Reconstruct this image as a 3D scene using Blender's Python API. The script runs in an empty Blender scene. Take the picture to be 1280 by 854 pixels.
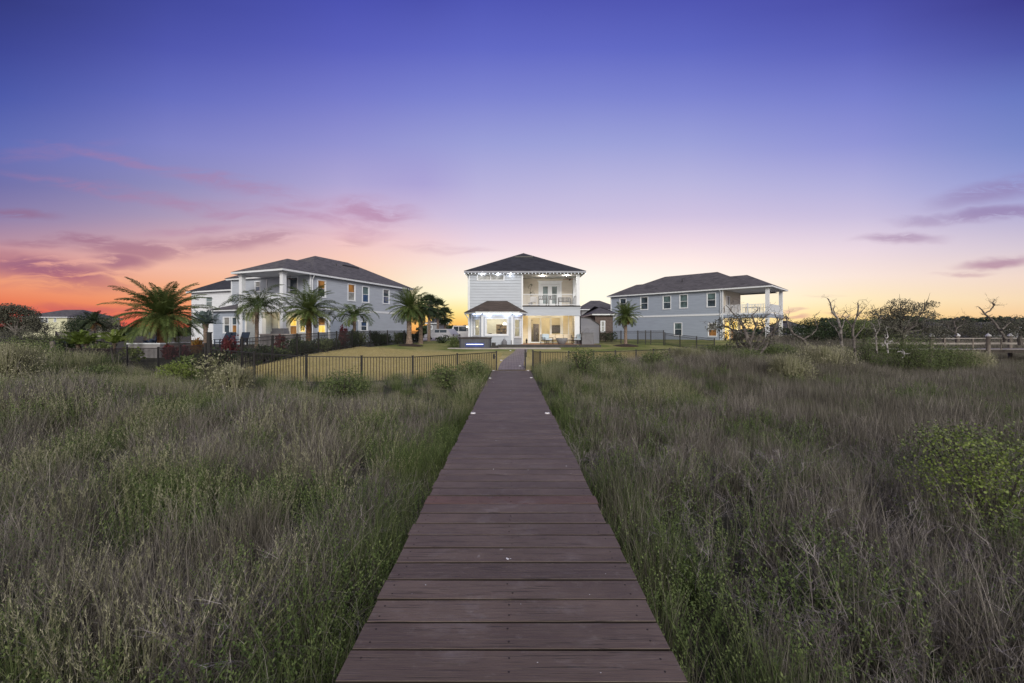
import bpy, math, random
from mathutils import Vector, Matrix, noise as mnoise
R = math.radians
SC = bpy.context.scene
COL = SC.collection
F, CX, CY, CAMZ = 540.0, 639.0, 416.5, 1.75      # lens in photo pixels, principal point, eye height

def lin(c):
    return tuple((v/255/12.92) if v/255 <= .04045 else ((v/255+.055)/1.055)**2.4 for v in c)

def P(px, py, D):
    return Vector(((px-CX)*D/F, D, CAMZ+(CY-py)*D/F))
def X(px, D): return (px-CX)*D/F
def Z(py, D): return CAMZ+(CY-py)*D/F

# ------------------------------------------------------------------ node helpers
class NT:
    def __init__(s, tree): s.t = tree; s.n = tree.nodes; s.l = tree.links
    def new(s, typ, **kw):
        n = s.n.new(typ)
        for k, v in kw.items(): setattr(n, k, v)
        return n
    def link(s, a, b): s.l.new(a, b)
    def val(s, sock, v):
        if hasattr(v, 'default_value') and hasattr(v, 'is_output'): s.link(v, sock)
        else: sock.default_value = v
    def math(s, op, a, b=0.0, c=0.0, clamp=False):
        n = s.new('ShaderNodeMath', operation=op); n.use_clamp = clamp
        s.val(n.inputs[0], a); s.val(n.inputs[1], b)
        if len(n.inputs) > 2: s.val(n.inputs[2], c)
        return n.outputs[0]
    def mapr(s, v, a, b, c=0.0, d=1.0, smooth=False):
        n = s.new('ShaderNodeMapRange'); n.clamp = True
        if smooth: n.interpolation_type = 'SMOOTHSTEP'
        s.val(n.inputs[0], v)
        for i, q in enumerate((a, b, c, d)): n.inputs[i+1].default_value = q
        return n.outputs[0]
    def ramp(s, v, stops):
        n = s.new('ShaderNodeValToRGB'); cr = n.color_ramp
        while len(cr.elements) > 1: cr.elements.remove(cr.elements[-1])
        cr.elements[0].position = stops[0][0]; cr.elements[0].color = tuple(stops[0][1])+(1,)
        for p, c in stops[1:]:
            e = cr.elements.new(p); e.color = tuple(c)+(1,)
        s.val(n.inputs[0], v)
        return n.outputs[0]
    def mix(s, f, a, b, mode='MIX'):
        n = s.new('ShaderNodeMix', data_type='RGBA', blend_type=mode)
        s.val(n.inputs[0], f)
        for i, q in ((6, a), (7, b)):
            if isinstance(q, tuple): n.inputs[i].default_value = q+(1,) if len(q) == 3 else q
            else: s.link(q, n.inputs[i])
        return n.outputs[2]
    def noise(s, vec, scale, detail=4.0, rough=.55, dist=0.0, out=0):
        n = s.new('ShaderNodeTexNoise')
        n.inputs['Scale'].default_value = scale; n.inputs['Detail'].default_value = detail
        n.inputs['Roughness'].default_value = rough; n.inputs['Distortion'].default_value = dist
        if vec is not None: s.link(vec, n.inputs['Vector'])
        return n.outputs[out]
    def mapping(s, vec, scale=(1, 1, 1), loc=(0, 0, 0), rot=(0, 0, 0), typ='POINT'):
        n = s.new('ShaderNodeMapping', vector_type=typ)
        n.inputs['Location'].default_value = loc; n.inputs['Rotation'].default_value = rot
        n.inputs['Scale'].default_value = scale
        s.link(vec, n.inputs['Vector'])
        return n.outputs[0]

def newmat(name):
    m = bpy.data.materials.new(name); m.use_nodes = True
    t = NT(m.node_tree); b = m.node_tree.nodes['Principled BSDF']
    return m, t, b

def flat(name, c, rough=.6, var=.12, scale=6.0, bump=0.0, spec=.5, metal=0.0, rnd=0.0):
    """plain surface with a little procedural unevenness"""
    m, t, b = newmat(name)
    tc = t.new('ShaderNodeTexCoord').outputs['Object']
    n = t.noise(tc, scale, 5)
    lo = tuple(v*(1-var) for v in c); hi = tuple(min(1, v*(1+var)) for v in c)
    col = t.ramp(n, [(.3, lo), (.7, hi)])
    if rnd:
        oi = t.new('ShaderNodeObjectInfo').outputs['Random']
        col = t.mix(t.mapr(oi, 0, 1, 0, rnd), col, (0.02, 0.02, 0.02))
    t.link(col, b.inputs['Base Color'])
    b.inputs['Roughness'].default_value = rough; b.inputs['Metallic'].default_value = metal
    b.inputs['Specular IOR Level'].default_value = spec
    if bump:
        bn = t.new('ShaderNodeBump'); bn.inputs['Strength'].default_value = bump; bn.inputs['Distance'].default_value = .02
        t.link(t.noise(tc, scale*8, 4), bn.inputs['Height']); t.link(bn.outputs[0], b.inputs['Normal'])
    return m

def emit(name, c, s):
    m, t, b = newmat(name)
    b.inputs['Base Color'].default_value = tuple(c)+(1,)
    b.inputs['Emission Color'].default_value = tuple(c)+(1,)
    b.inputs['Emission Strength'].default_value = s
    return m

def litwin(name, c1, c2, s):
    m, t, b = newmat(name)
    tc = t.new('ShaderNodeTexCoord').outputs['Object']
    n = t.noise(t.mapping(tc, scale=(1.2, 1.2, .5)), 1.7, 3)
    col = t.ramp(n, [(.35, c1), (.6, c2)])
    t.link(col, b.inputs['Emission Color']); b.inputs['Emission Strength'].default_value = s
    b.inputs['Base Color'].default_value = (.05, .04, .03, 1); b.inputs['Roughness'].default_value = .08
    return m

M = {}
def siding(name, c):
    m, t, b = newmat(name)
    tc = t.new('ShaderNodeTexCoord').outputs['Object']
    n = t.noise(t.mapping(tc, scale=(.4, .4, 3)), 2.0, 5)
    g = t.noise(t.mapping(tc, scale=(3, 3, 60)), 3.0, 3)
    col = t.mix(t.mapr(n, .3, .7), tuple(v*.93 for v in c), tuple(min(1, v*1.05) for v in c))
    t.link(col, b.inputs['Base Color']); b.inputs['Roughness'].default_value = .55
    bn = t.new('ShaderNodeBump'); bn.inputs['Strength'].default_value = .25; bn.inputs['Distance'].default_value = .001
    t.link(g, bn.inputs['Height']); t.link(bn.outputs[0], b.inputs['Normal'])
    return m
def shingle(name, c):
    m, t, b = newmat(name)
    tc = t.new('ShaderNodeTexCoord').outputs['Object']
    br = t.new('ShaderNodeTexBrick'); br.inputs['Scale'].default_value = 1.0
    br.inputs['Brick Width'].default_value = .45; br.inputs['Row Height'].default_value = .11
    br.inputs['Mortar Size'].default_value = .006
    br.inputs['Color1'].default_value = tuple(v*.6 for v in c)+(1,)
    br.inputs['Color2'].default_value = tuple(v*1.55 for v in c)+(1,)
    br.inputs['Mortar'].default_value = tuple(v*.5 for v in c)+(1,)
    sx = t.new('ShaderNodeSeparateXYZ'); t.link(tc, sx.inputs[0])
    cb = t.new('ShaderNodeCombineXYZ')
    t.link(t.math('ADD', sx.outputs[0], sx.outputs[1]), cb.inputs[0]); t.link(sx.outputs[2], cb.inputs[1])
    t.link(cb.outputs[0], br.inputs['Vector'])
    n = t.noise(tc, .6, 5)
    col = t.mix(t.mapr(n, .35, .7, 0, .45), br.outputs['Color'], tuple(v*1.5 for v in c))
    n2 = t.noise(tc, 30, 2)
    col = t.mix(t.mapr(n2, .3, .7, 0, .4), col, tuple(v*.5 for v in c))
    t.link(col, b.inputs['Base Color']); b.inputs['Roughness'].default_value = .85
    bn = t.new('ShaderNodeBump'); bn.inputs['Strength'].default_value = .5; bn.inputs['Distance'].default_value = .02
    t.link(br.outputs['Fac'], bn.inputs['Height']); bn.invert = True; t.link(bn.outputs[0], b.inputs['Normal'])
    return m

M['siding'] = siding('siding_light', (.385, .43, .505))
M['siding_blue'] = siding('siding_blue_grey', (.29, .34, .43))
M['siding_cream'] = siding('siding_cream', (.62, .56, .42))
M['siding_porch'] = siding('siding_porch', (.52, .48, .42))
M['trim'] = flat('white_trim', (.66, .70, .76), .45, .05, 3)
M['soffit'] = flat('white_soffit', (.66, .66, .68), .6, .05, 2)
M['shingle_black'] = shingle('shingles_charcoal', (.028, .030, .037))
M['shingle_brown'] = shingle('shingles_brown', (.060, .046, .042))
M['shingle_grey'] = shingle('shingles_grey', (.085, .082, .088))
M['black'] = flat('black_metal', (.012, .012, .014), .38, .2, 4, metal=.0)
M['black_iron'] = flat('black_fence_paint', (.010, .010, .012), .42, .3, 3)
M['brown_wood'] = flat('fan_wood', (.10, .035, .02), .5, .3, 8)
M['concrete'] = flat('concrete', (.36, .34, .34), .85, .18, 1.5, .3)
M['curb'] = flat('dark_curb', (.045, .043, .045), .8, .3, 3, .3)
M['room'] = flat('room_paint_cream', (.74, .66, .52), .8, .05, 1)
M['room_white'] = flat('room_paint_white', (.80, .77, .70), .8, .05, 1)
M['room_floor'] = flat('room_floor_wood', (.30, .20, .12), .4, .2, 4)
M['cushion'] = flat('pale_blue_cushion', (.48, .58, .66), .9, .06, 5)
M['cushion_cream'] = flat('cream_cushion', (.62, .56, .46), .9, .08, 5)
M['grey_cover'] = flat('grey_cover_cloth', (.15, .155, .175), .85, .15, 4, .3)
M['fire_bowl'] = flat('grey_cast_bowl', (.17, .18, .20), .8, .15, 5, .2)
M['shed_grey'] = siding('shed_grey', (.15, .16, .20))
M['navy'] = flat('navy_cloth', (.015, .028, .055), .85, .2, 5)
M['brick'] = flat('dark_brick', (.10, .075, .07), .85, .35, 6, .4)
M['planter'] = flat('planter_stone', (.24, .235, .25), .85, .15, 3, .3)
M['mulch'] = flat('mulch', (.03, .018, .014), .95, .5, 12, .9)
M['spa_side'] = flat('spa_cabinet', (.06, .065, .085), .5, .2, 3)
M['spa_cover'] = flat('spa_cover_vinyl', (.018, .014, .014), .45, .3, 3)
M['glass_dark'] = None
def glassdark(name, c, spec=.9, rough=.04):
    m, t, b = newmat(name)
    tc = t.new('ShaderNodeTexCoord').outputs['Object']
    n = t.noise(t.mapping(tc, scale=(1, 1, 1)), 1.3, 2)
    t.link(t.ramp(n, [(.35, tuple(v*.55 for v in c)), (.65, tuple(v*1.3 for v in c))]), b.inputs['Base Color'])
    b.inputs['Roughness'].default_value = rough; b.inputs['Specular IOR Level'].default_value = spec
    return m
M['glass_dark'] = glassdark('window_glass_dark', (.05, .07, .09))
M['glass_blue'] = glassdark('window_glass_blue', (.04, .08, .17))
M['glass_blind'] = glassdark('window_with_blind', (.27, .28, .28), .5, .2)
M['glass_teal'] = glassdark('window_glass_teal', (.10, .15, .16))
M['lit_amber'] = litwin('window_amber', lin((120, 75, 40)), lin((190, 130, 60)), .55)
M['lit_yellow'] = litwin('window_lit_yellow', lin((255, 190, 60)), lin((255, 228, 130)), 1.1)
M['bulb'] = emit('bulb_white', (.86, .92, 1), 2.6)
M['led_blue'] = emit('led_blue_white', (.62, .72, 1), 7)
M['led_spa'] = emit('spa_led', (.55, .62, 1), 3.0)
M['lamp_warm'] = emit('lamp_warm', (1, .8, .5), 12)
M['lamp_white'] = emit('lamp_white', (1, .96, .9), 4)
def clearglass():
    m, t, b = newmat('clear_glass')
    tr = t.new('ShaderNodeBsdfTransparent'); gl = t.new('ShaderNodeBsdfGlossy'); gl.inputs['Roughness'].default_value = .03
    tr.inputs['Color'].default_value = (.93, .95, .94, 1)
    lw = t.new('ShaderNodeLayerWeight'); lw.inputs['Blend'].default_value = .5
    fc = t.math('MULTIPLY_ADD', t.math('POWER', lw.outputs['Facing'], 5.0), .6, .04)
    mx = t.new('ShaderNodeMixShader'); t.link(fc, mx.inputs[0]); t.link(tr.outputs[0], mx.inputs[1]); t.link(gl.outputs[0], mx.inputs[2])
    t.link(mx.outputs[0], m.node_tree.nodes['Material Output'].inputs['Surface'])
    return m
M['glass'] = clearglass()

# plants: colour varies by a random value stored on every blade or leaf and by clump
def plantmat(name, cols, rough=.65, transl=.25, spec=.25):
    m, t, b = newmat(name)
    at = t.new('ShaderNodeAttribute'); at.attribute_name = 'rnd'
    oi = t.new('ShaderNodeObjectInfo').outputs['Random']
    v = t.math('MULTIPLY_ADD', at.outputs['Fac'], .72, t.math('MULTIPLY', oi, .28))
    k = len(cols)-1
    col = t.ramp(v, [(i/k, c) for i, c in enumerate(cols)])
    t.link(col, b.inputs['Base Color']); b.inputs['Roughness'].default_value = rough
    b.inputs['Specular IOR Level'].default_value = spec
    tl = t.new('ShaderNodeBsdfTranslucent'); t.link(col, tl.inputs['Color'])
    mx = t.new('ShaderNodeMixShader'); mx.inputs[0].default_value = transl
    t.link(b.outputs[0], mx.inputs[1]); t.link(tl.outputs[0], mx.inputs[2])
    t.link(mx.outputs[0], m.node_tree.nodes['Material Output'].inputs['Surface'])
    return m
G = 1.0
M['dead_grass'] = plantmat('dead_grass', [(.045, .042, .034), (.13, .12, .10), (.27, .25, .22), (.50, .47, .43)])
M['rush'] = plantmat('rush', [(.042, .042, .032), (.105, .098, .077), (.175, .165, .135), (.34, .325, .285)])
M['tan_plume'] = plantmat('tan_plume', [(.11, .12, .06), (.21, .22, .12), (.32, .32, .21), (.46, .43, .34)])
M['green_leaf'] = plantmat('marsh_leaf', [(.04, .07, .02), (.08, .125, .038), (.14, .19, .065), (.24, .29, .12)])
M['grass_green'] = plantmat('grass_green', [(.035, .055, .018), (.07, .105, .035), (.12, .155, .06), (.20, .22, .11)])
M['twig'] = plantmat('twig', [(.05, .042, .038), (.12, .105, .10), (.22, .20, .195), (.36, .34, .34)], transl=0)
M['palm_leaf'] = plantmat('palm_leaf', [(.035, .06, .02), (.075, .115, .035), (.125, .165, .05), (.20, .23, .10)], .5, .3, .4)
M['palm_dark'] = plantmat('palm_leaf_dark', [(.015, .028, .014), (.035, .055, .026), (.06, .085, .04)], .55, .2)
M['palm_blue'] = plantmat('palm_leaf_silver', [(.08, .12, .12), (.15, .20, .20), (.22, .27, .27)], .5, .2)
M['palm_dead'] = plantmat('palm_leaf_dead', [(.09, .05, .02), (.18, .11, .045), (.26, .17, .07)], .7, .2)
M['shrub_dark'] = plantmat('shrub_leaf_dark', [(.012, .024, .010), (.028, .048, .018), (.05, .08, .03)], .5, .15, .4)
M['shrub_mid'] = plantmat('shrub_leaf_mid', [(.04, .065, .02), (.085, .12, .042), (.14, .18, .07), (.22, .25, .12)], .55, .2)
M['shrub_grey'] = plantmat('oak_leaf_grey', [(.04, .044, .034), (.085, .088, .066), (.15, .15, .12)], .6, .08)
M['red_leaf'] = plantmat('red_leaf', [(.05, .02, .02), (.12, .028, .04), (.13, .055, .04)], .5, .2)
M['orange_leaf'] = plantmat('orange_leaf', [(.16, .06, .02), (.24, .12, .03), (.10, .12, .04)], .5, .25)
M['dry_turf'] = plantmat('dry_turf', [(.20, .18, .08), (.38, .33, .16), (.48, .42, .22), (.58, .52, .31)], .7, .3)
M['lime_leaf'] = plantmat('lime_leaf', [(.10, .15, .03), (.16, .22, .05), (.22, .26, .08)], .5, .25)
M['bark_grey'] = flat('bark_grey', (.12, .108, .102), .9, .4, 6, .8)
M['bark_pale'] = flat('bark_pale', (.23, .215, .205), .9, .3, 6, .6)
M['bark_bleached'] = flat('bark_bleached', (.45, .44, .44), .9, .25, 6, .6)
M['bark_dark'] = flat('bark_dark', (.045, .038, .034), .9, .4, 6, .8)
M['palm_bark'] = flat('palm_bark', (.20, .15, .12), .9, .4, 9, 1.0)
M['palm_bark_red'] = flat('palm_boots', (.17, .085, .04), .9, .5, 9, 1.0)
M['old_wood'] = flat('old_pier_wood', (.16, .14, .125), .85, .3, 4, .5)
M['rail_wood'] = flat('pale_pier_rail', (.27, .25, .235), .8, .2, 4, .3)
M['cap_white'] = flat('white_cap', (.60, .61, .65), .5, .05, 4)
M['car_white'] = flat('car_paint_white', (.75, .76, .78), .25, .03, 2)
M['car_silver'] = flat('car_paint_silver', (.45, .46, .50), .25, .03, 2)
M['tyre'] = flat('tyre_rubber', (.015, .015, .015), .8, .2, 5)
M['art'] = flat('picture_print', (.08, .07, .09), .5, .6, 5)

# ------------------------------------------------------------------ mesh builder
OFF = {}
class MB:
    def __init__(s): s.v = []; s.f = []; s.r = []
    def quad(s, a, b, c, d, r=0.0):
        n = len(s.v); s.v += [tuple(a), tuple(b), tuple(c), tuple(d)]; s.f.append((n, n+1, n+2, n+3)); s.r.append(r)
    def tri(s, a, b, c, r=0.0):
        n = len(s.v); s.v += [tuple(a), tuple(b), tuple(c)]; s.f.append((n, n+1, n+2)); s.r.append(r)
    def poly(s, pts, r=0.0):
        n = len(s.v); s.v += [tuple(p) for p in pts]; s.f.append(tuple(range(n, n+len(pts)))); s.r.append(r)
    def box(s, x0, x1, y0, y1, z0, z1, r=0.0, M4=None):
        n = len(s.v)
        c = [(x0, y0, z0), (x1, y0, z0), (x1, y1, z0), (x0, y1, z0), (x0, y0, z1), (x1, y0, z1), (x1, y1, z1), (x0, y1, z1)]
        if M4 is not None: c = [tuple(M4 @ Vector(p)) for p in c]
        s.v += c
        for q in ((0, 3, 2, 1), (4, 5, 6, 7), (0, 1, 5, 4), (1, 2, 6, 5), (2, 3, 7, 6), (3, 0, 4, 7)):
            s.f.append(tuple(n+i for i in q)); s.r.append(r)
    def bar(s, a, b, w, h=None, r=0.0):
        """square bar between two points"""
        a = Vector(a); b = Vector(b); d = b-a; L = d.length
        if L < 1e-6: return
        h = h or w
        q = d.to_track_quat('X', 'Z').to_matrix().to_4x4(); q.translation = a
        s.box(0, L, -w/2, w/2, -h/2, h/2, r, q)
    def tube(s, pts, rad, sides=6, r=0.0, cap=True):
        pts = [Vector(p) for p in pts]; k = len(pts); n = len(s.v)
        up = Vector((0, 0, 1)); prev = None
        for i, p in enumerate(pts):
            d = (pts[min(i+1, k-1)]-pts[max(i-1, 0)])
            if d.length < 1e-7: d = Vector((0, 0, 1))
            d.normalize()
            if prev is None:
                a = d.cross(Vector((1, 0, 0)) if abs(d.x) < .8 else Vector((0, 1, 0))).normalized()
            else:
                a = (prev-d*prev.dot(d))
                a = a.normalized() if a.length > 1e-6 else d.orthogonal().normalized()
            prev = a; b = d.cross(a)
            rr = rad[i] if isinstance(rad, (list, tuple)) else rad
            for j in range(sides):
                t = 2*math.pi*j/sides
                s.v.append(tuple(p+a*(math.cos(t)*rr)+b*(math.sin(t)*rr)))
        for i in range(k-1):
            for j in range(sides):
                j2 = (j+1) % sides
                s.f.append((n+i*sides+j, n+i*sides+j2, n+(i+1)*sides+j2, n+(i+1)*sides+j)); s.r.append(r)
        if cap:
            s.f.append(tuple(n+j for j in range(sides))[::-1]); s.r.append(r)
            s.f.append(tuple(n+(k-1)*sides+j for j in range(sides))); s.r.append(r)
    def lathe(s, c, prof, sides=14, r=0.0):
        s.tube([(c[0], c[1], c[2]+z) for _, z in prof], [max(q, .001) for q, _ in prof], sides, r)
    def build(s, name, mat, parent=None, smooth=False, kind=None, rnd=False):
        me = bpy.data.meshes.new(name)
        z = OFF.get(parent.name, 0.0) if parent else 0.0
        me.from_pydata([(a, b, c-z) for a, b, c in s.v] if z else s.v, [], s.f)
        if mat: me.materials.append(mat)
        if smooth: me.polygons.foreach_set('use_smooth', [True]*len(me.polygons))
        if rnd:
            at = me.attributes.new('rnd', 'FLOAT', 'FACE'); at.data.foreach_set('value', s.r)
        me.update()
        o = bpy.data.objects.new(name, me); COL.objects.link(o)
        if parent: o.parent = parent; OFF[o.name] = z
        if kind: o['kind'] = kind
        return o

def tag(o, label=None, cat=None, group=None, kind=None):
    if label: o['label'] = label
    if cat: o['category'] = cat
    if group: o['group'] = group
    if kind: o['kind'] = kind
    return o
def thing(name, label, cat, loc=(0, 0, 0), rz=0.0, group=None):
    o = bpy.data.objects.new(name, None); COL.objects.link(o)
    o.location = loc; o.rotation_euler = (0, 0, rz); o.empty_display_size = .2
    return tag(o, label, cat, group)
def copy_tree(o, parent=None):
    c = o.copy(); COL.objects.link(c)
    if parent: c.parent = parent
    for ch in list(o.children): copy_tree(ch, c)
    return c

# ------------------------------------------------------------------ terrain
def sm(a, b, x):
    t = max(0, min(1, (x-a)/(b-a))); return t*t*(3-2*t)
def interp(x, pts):
    if x <= pts[0][0]: return pts[0][1]
    for (a, b), (c, d) in zip(pts, pts[1:]):
        if x <= c: return b+(d-b)*(x-a)/(c-a)
    return pts[-1][1]
SHORE = [(-90, 12), (-30, 12), (-13, 14), (-6, 16), (0, 18.5), (3, 19), (8, 21.5), (14, 25), (22, 31), (30, 40), (45, 62), (60, 150), (200, 170)]
def height(x, y):
    c = interp(y, [(17, -.08), (20, -.04), (37, .37), (41, .6), (46, .75), (60, .8)])
    l = interp(y, [(14, -.05), (17, .15), (24, .5), (32, .68), (60, .8)])
    up = c+(l-c)*sm(-4, -12, x)
    l2 = interp(y, [(14, -.15), (22, -.02), (29, .30), (35, .6), (60, .8)])
    up = up+(l2-up)*sm(-12.2, -13.8, x)
    ys = interp(x, SHORE); m = sm(ys-8, ys, y)
    marsh = -.92+.35*sm(4, 20, y)*sm(2, -14, x)+.10*mnoise.noise(Vector((x*.35, y*.35, 3)))
    v = marsh+(up-marsh)*m
    if m > .9: v += 0
    return v

gmb = MB()
xs = [-400, -250, -160, -110]+[i*1.0 for i in range(-80, 81)]+[110, 160, 250, 400]
ys = [-60, -30, -15, -8]+[i*.75 for i in range(-4, 90)]+[70, 78, 90, 110, 140, 180, 250, 400, 700]
idx = {}
for j, y in enumerate(ys):
    for i, x in enumerate(xs):
        idx[i, j] = len(gmb.v); gmb.v.append((x, y, height(x, y)))
for j in range(len(ys)-1):
    for i in range(len(xs)-1):
        gmb.f.append((idx[i, j], idx[i+1, j], idx[i+1, j+1], idx[i, j+1])); gmb.r.append(0)
mg, t, b = newmat('marsh_ground')
tc = t.new('ShaderNodeTexCoord').outputs['Object']
c1 = t.ramp(t.noise(tc, .8, 6), [(.3, (.018, .016, .010)), (.5, (.03, .034, .018)), (.7, (.055, .046, .034))])
t.link(c1, b.inputs['Base Color']); b.inputs['Roughness'].default_value = .9
bn = t.new('ShaderNodeBump'); bn.inputs['Strength'].default_value = .8; bn.inputs['Distance'].default_value = .05
t.link(t.noise(tc, 14, 5), bn.inputs['Height']); t.link(bn.outputs[0], b.inputs['Normal'])
gmb.build('ground', mg, kind='structure', smooth=True)

# ------------------------------------------------------------------ fence lines (world x, y, top z)
def fp(px, py, D): return (X(px, D), D, Z(py, D))
front_left = [fp(620.5, 440, 20.3), fp(571.6, 443, 18.6), fp(516, 446, 17.0), fp(452, 446, 15.9), fp(383, 445, 15.4), fp(318, 441, 15.6), fp(262, 436, 16.3)]
side_left = [(-11.6, 16.6, 1.75), (-11.6, 18.6, 1.53), (-11.6, 21.0, 1.61), (-11.6, 23.4, 1.69), (-11.6, 26.0, 1.77), (-11.6, 28.7, 1.84), (-11.6, 31.5, 1.9),
             (-11.2, 34.3, 1.93), (-10.6, 37.0, 1.95), (-9.9, 40, 1.97), (-9.2, 43, 1.97)]
front_right = [fp(666, 439, 20.3), fp(675.3, 440, 21.2), fp(711, 440, 22.2), fp(742, 439.5, 23.2), fp(769, 439, 24.2), fp(795, 438, 25.2), fp(817, 437, 26.2), fp(837, 436, 27.2), fp(857, 435.4, 28.2)]

# lawn: a sheet between the fences, running back to the houses
FR = [(-11.5, 16.6), (-9.1, 15.9), (-7.3, 15.6), (-5.5, 16.0), (-3.8, 17.1), (-2.3, 18.7), (-.8, 20.2), (.9, 20.3), (1.6, 21.3), (3, 22.3), (4.6, 23.3), (6.1, 24.3), (7.6, 25.3), (9.2, 26.4), (11, 27.4), (12.8, 28.6), (20, 36), (30, 46)]
BK = [(-9.2, 62), (-7.6, 62), (-6, 62), (-5, 62), (-3.5, 62), (-2, 62), (-.5, 62), (1, 62), (2.5, 62), (4, 62), (6, 62), (8, 62), (10, 62), (13, 62), (16, 62), (20, 62), (25, 62), (30, 62)]
lmb = MB(); nr = 60
for j in range(nr+1):
    tt = (j/nr)**1.3
    for (a, b_), (c, d) in zip(FR, BK):
        x = a+(c-a)*tt; y = b_+(d-b_)*tt
        lmb.v.append((x, y, height(x, y)+.03))
K = len(FR)
for j in range(nr):
    for i in range(K-1):
        lmb.f.append((j*K+i, j*K+i+1, (j+1)*K+i+1, (j+1)*K+i)); lmb.r.append(0)
ml, t, b = newmat('lawn_grass')
tc = t.new('ShaderNodeTexCoord').outputs['Object']
big = t.noise(tc, .35, 4)
sxyz = t.new('ShaderNodeSeparateXYZ'); t.link(tc, sxyz.inputs[0])
gold = t.ramp(t.noise(tc, 7, 8, .7), [(.3, (.32, .27, .12)), (.5, (.46, .39, .19)), (.7, (.54, .47, .26))])
green = t.ramp(t.noise(tc, 6, 8, .7), [(.3, (.08, .115, .03)), (.55, (.15, .185, .05)), (.75, (.22, .24, .09))])
fac = t.math('ADD', t.mapr(sxyz.outputs[1], 27, 36, 0, .8), t.mapr(big, .42, .62, -.15, .35), clamp=True)
t.link(t.mix(fac, gold, green), b.inputs['Base Color']); b.inputs['Roughness'].default_value = .9
b.inputs['Specular IOR Level'].default_value = .15
bn = t.new('ShaderNodeBump'); bn.inputs['Strength'].default_value = .9; bn.inputs['Distance'].default_value = .04
t.link(t.noise(tc, 22, 4), bn.inputs['Height']); t.link(bn.outputs[0], b.inputs['Normal'])
lmb.build('lawn', ml, kind='structure', smooth=True)

# ------------------------------------------------------------------ paver path, pad, terrace
rng = random.Random(5)
mp, t, b = newmat('paver_bricks')
tc = t.new('ShaderNodeTexCoord').outputs['Object']
br = t.new('ShaderNodeTexBrick'); br.inputs['Scale'].default_value = 1; br.inputs['Brick Width'].default_value = .30; br.inputs['Row Height'].default_value = .2
br.inputs['Mortar Size'].default_value = .012
br.inputs['Color1'].default_value = (.19, .16, .165, 1); br.inputs['Color2'].default_value = (.29, .25, .25, 1); br.inputs['Mortar'].default_value = (.07, .065, .065, 1)
t.link(tc, br.inputs['Vector'])
t.link(t.mix(t.mapr(t.noise(tc, 2.5, 5), .35, .7, 0, .4), br.outputs['Color'], (.14, .12, .13)), b.inputs['Base Color'])
b.inputs['Roughness'].default_value = .8
bn = t.new('ShaderNodeBump'); bn.invert = True; bn.inputs['Strength'].default_value = .6; bn.inputs['Distance'].default_value = .01
t.link(br.outputs['Fac'], bn.inputs['Height']); t.link(bn.outputs[0], b.inputs['Normal'])
M['paver'] = mp
pm = MB()
path = [(20.32, -.62, .66), (23, -.60, .66), (26, -.45, .80), (29, -.15, .98), (32, .15, 1.15), (35, .35, 1.3), (37.2, .45, 1.4)]
for (y0, a0, b0), (y1, a1, b1) in zip(path, path[1:]):
    for k in range(4):
        u, w = k/4, (k+1)/4
        yy0, yy1 = y0+(y1-y0)*u, y0+(y1-y0)*w
        l0, l1, r0, r1 = a0+(a1-a0)*u, a0+(a1-a0)*w, b0+(b1-b0)*u, b0+(b1-b0)*w
        h0 = max(height(l0, yy0), height(r0, yy0))+.06; h1 = max(height(l1, yy1), height(r1, yy1))+.06
        pm.quad((l0, yy0, h0), (r0, yy0, h0), (r1, yy1, h1), (l1, yy1, h1))
        pm.quad((l0, yy0, h0-.12), (l0, yy0, h0), (l1, yy1, h1), (l1, yy1, h1-.12))
        pm.quad((r0, yy0, h0), (r0, yy0, h0-.12), (r1, yy1, h1-.12), (r1, yy1, h1))
pm.build('path', mp, kind='structure')
pad = MB(); pad.box(-5.4, 4.2, 36.6, 38.52, .1, .47); pad.box(-5.4, .9, 38.5, 40.95, .1, .49)
pad.build('patio_slab', M['concrete'], kind='structure')
ter = MB(); ter.box(.9, 7.9, 38.6, 43.99, .2, .715)
M['terrace'] = flat('terrace_brick', (.32, .17, .12), .7, .25, 5, .3)
ter.build('terrace', M['terrace'], kind='structure')
cu = MB(); cu.box(-1.2, 8.0, 38.42, 38.59, .2, .735); cu.box(-.9, .88, 38.6, 39.1, .3, .60)
cu.build('terrace_kerb', M['curb'], kind='structure')

# ------------------------------------------------------------------ boardwalk
bw = thing('boardwalk', 'long red-brown plank boardwalk running straight over the marsh to the paver path', 'boardwalk', (0, 0, 0))
HW = .885
md, t, b = newmat('boardwalk_planks')
tc = t.new('ShaderNodeTexCoord').outputs['Object']
at = t.new('ShaderNodeAttribute'); at.attribute_name = 'rnd'
cmb = t.new('ShaderNodeCombineXYZ'); t.link(t.math('MULTIPLY', at.outputs['Fac'], 37.0), cmb.inputs[2])
va = t.new('ShaderNodeVectorMath', operation='ADD'); t.link(tc, va.inputs[0]); t.link(cmb.outputs[0], va.inputs[1])
gv = va.outputs[0]
grain = t.noise(t.mapping(gv, scale=(1.2, 26, 1)), 2.2, 6, .6, .6)
fine = t.noise(t.mapping(gv, scale=(3, 120, 1)), 2.0, 4, .6)
base = t.ramp(at.outputs['Fac'], [(0, (.078, .057, .047)), (.3, (.125, .090, .073)), (.5, (.10, .073, .060)), (.7, (.135, .10, .08)), (.85, (.11, .077, .062)), (1, (.13, .064, .046))])
col = t.mix(t.mapr(grain, .38, .68, 0, .55), base, (.185, .15, .13))
col = t.mix(t.mapr(fine, .5, .8, 0, .5), col, (.055, .040, .036))
crack = t.noise(t.mapping(gv, scale=(.9, 42, 1)), 3.0, 2, .5, .25)
col = t.mix(t.mapr(crack, .62, .66, 0, .85), col, (.015, .010, .010))
wear = t.noise(t.mapping(gv, scale=(1, 1.6, 1)), 2.6, 7, .7)
wearf = t.mapr(wear, .54, .72, 0, .5)
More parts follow.
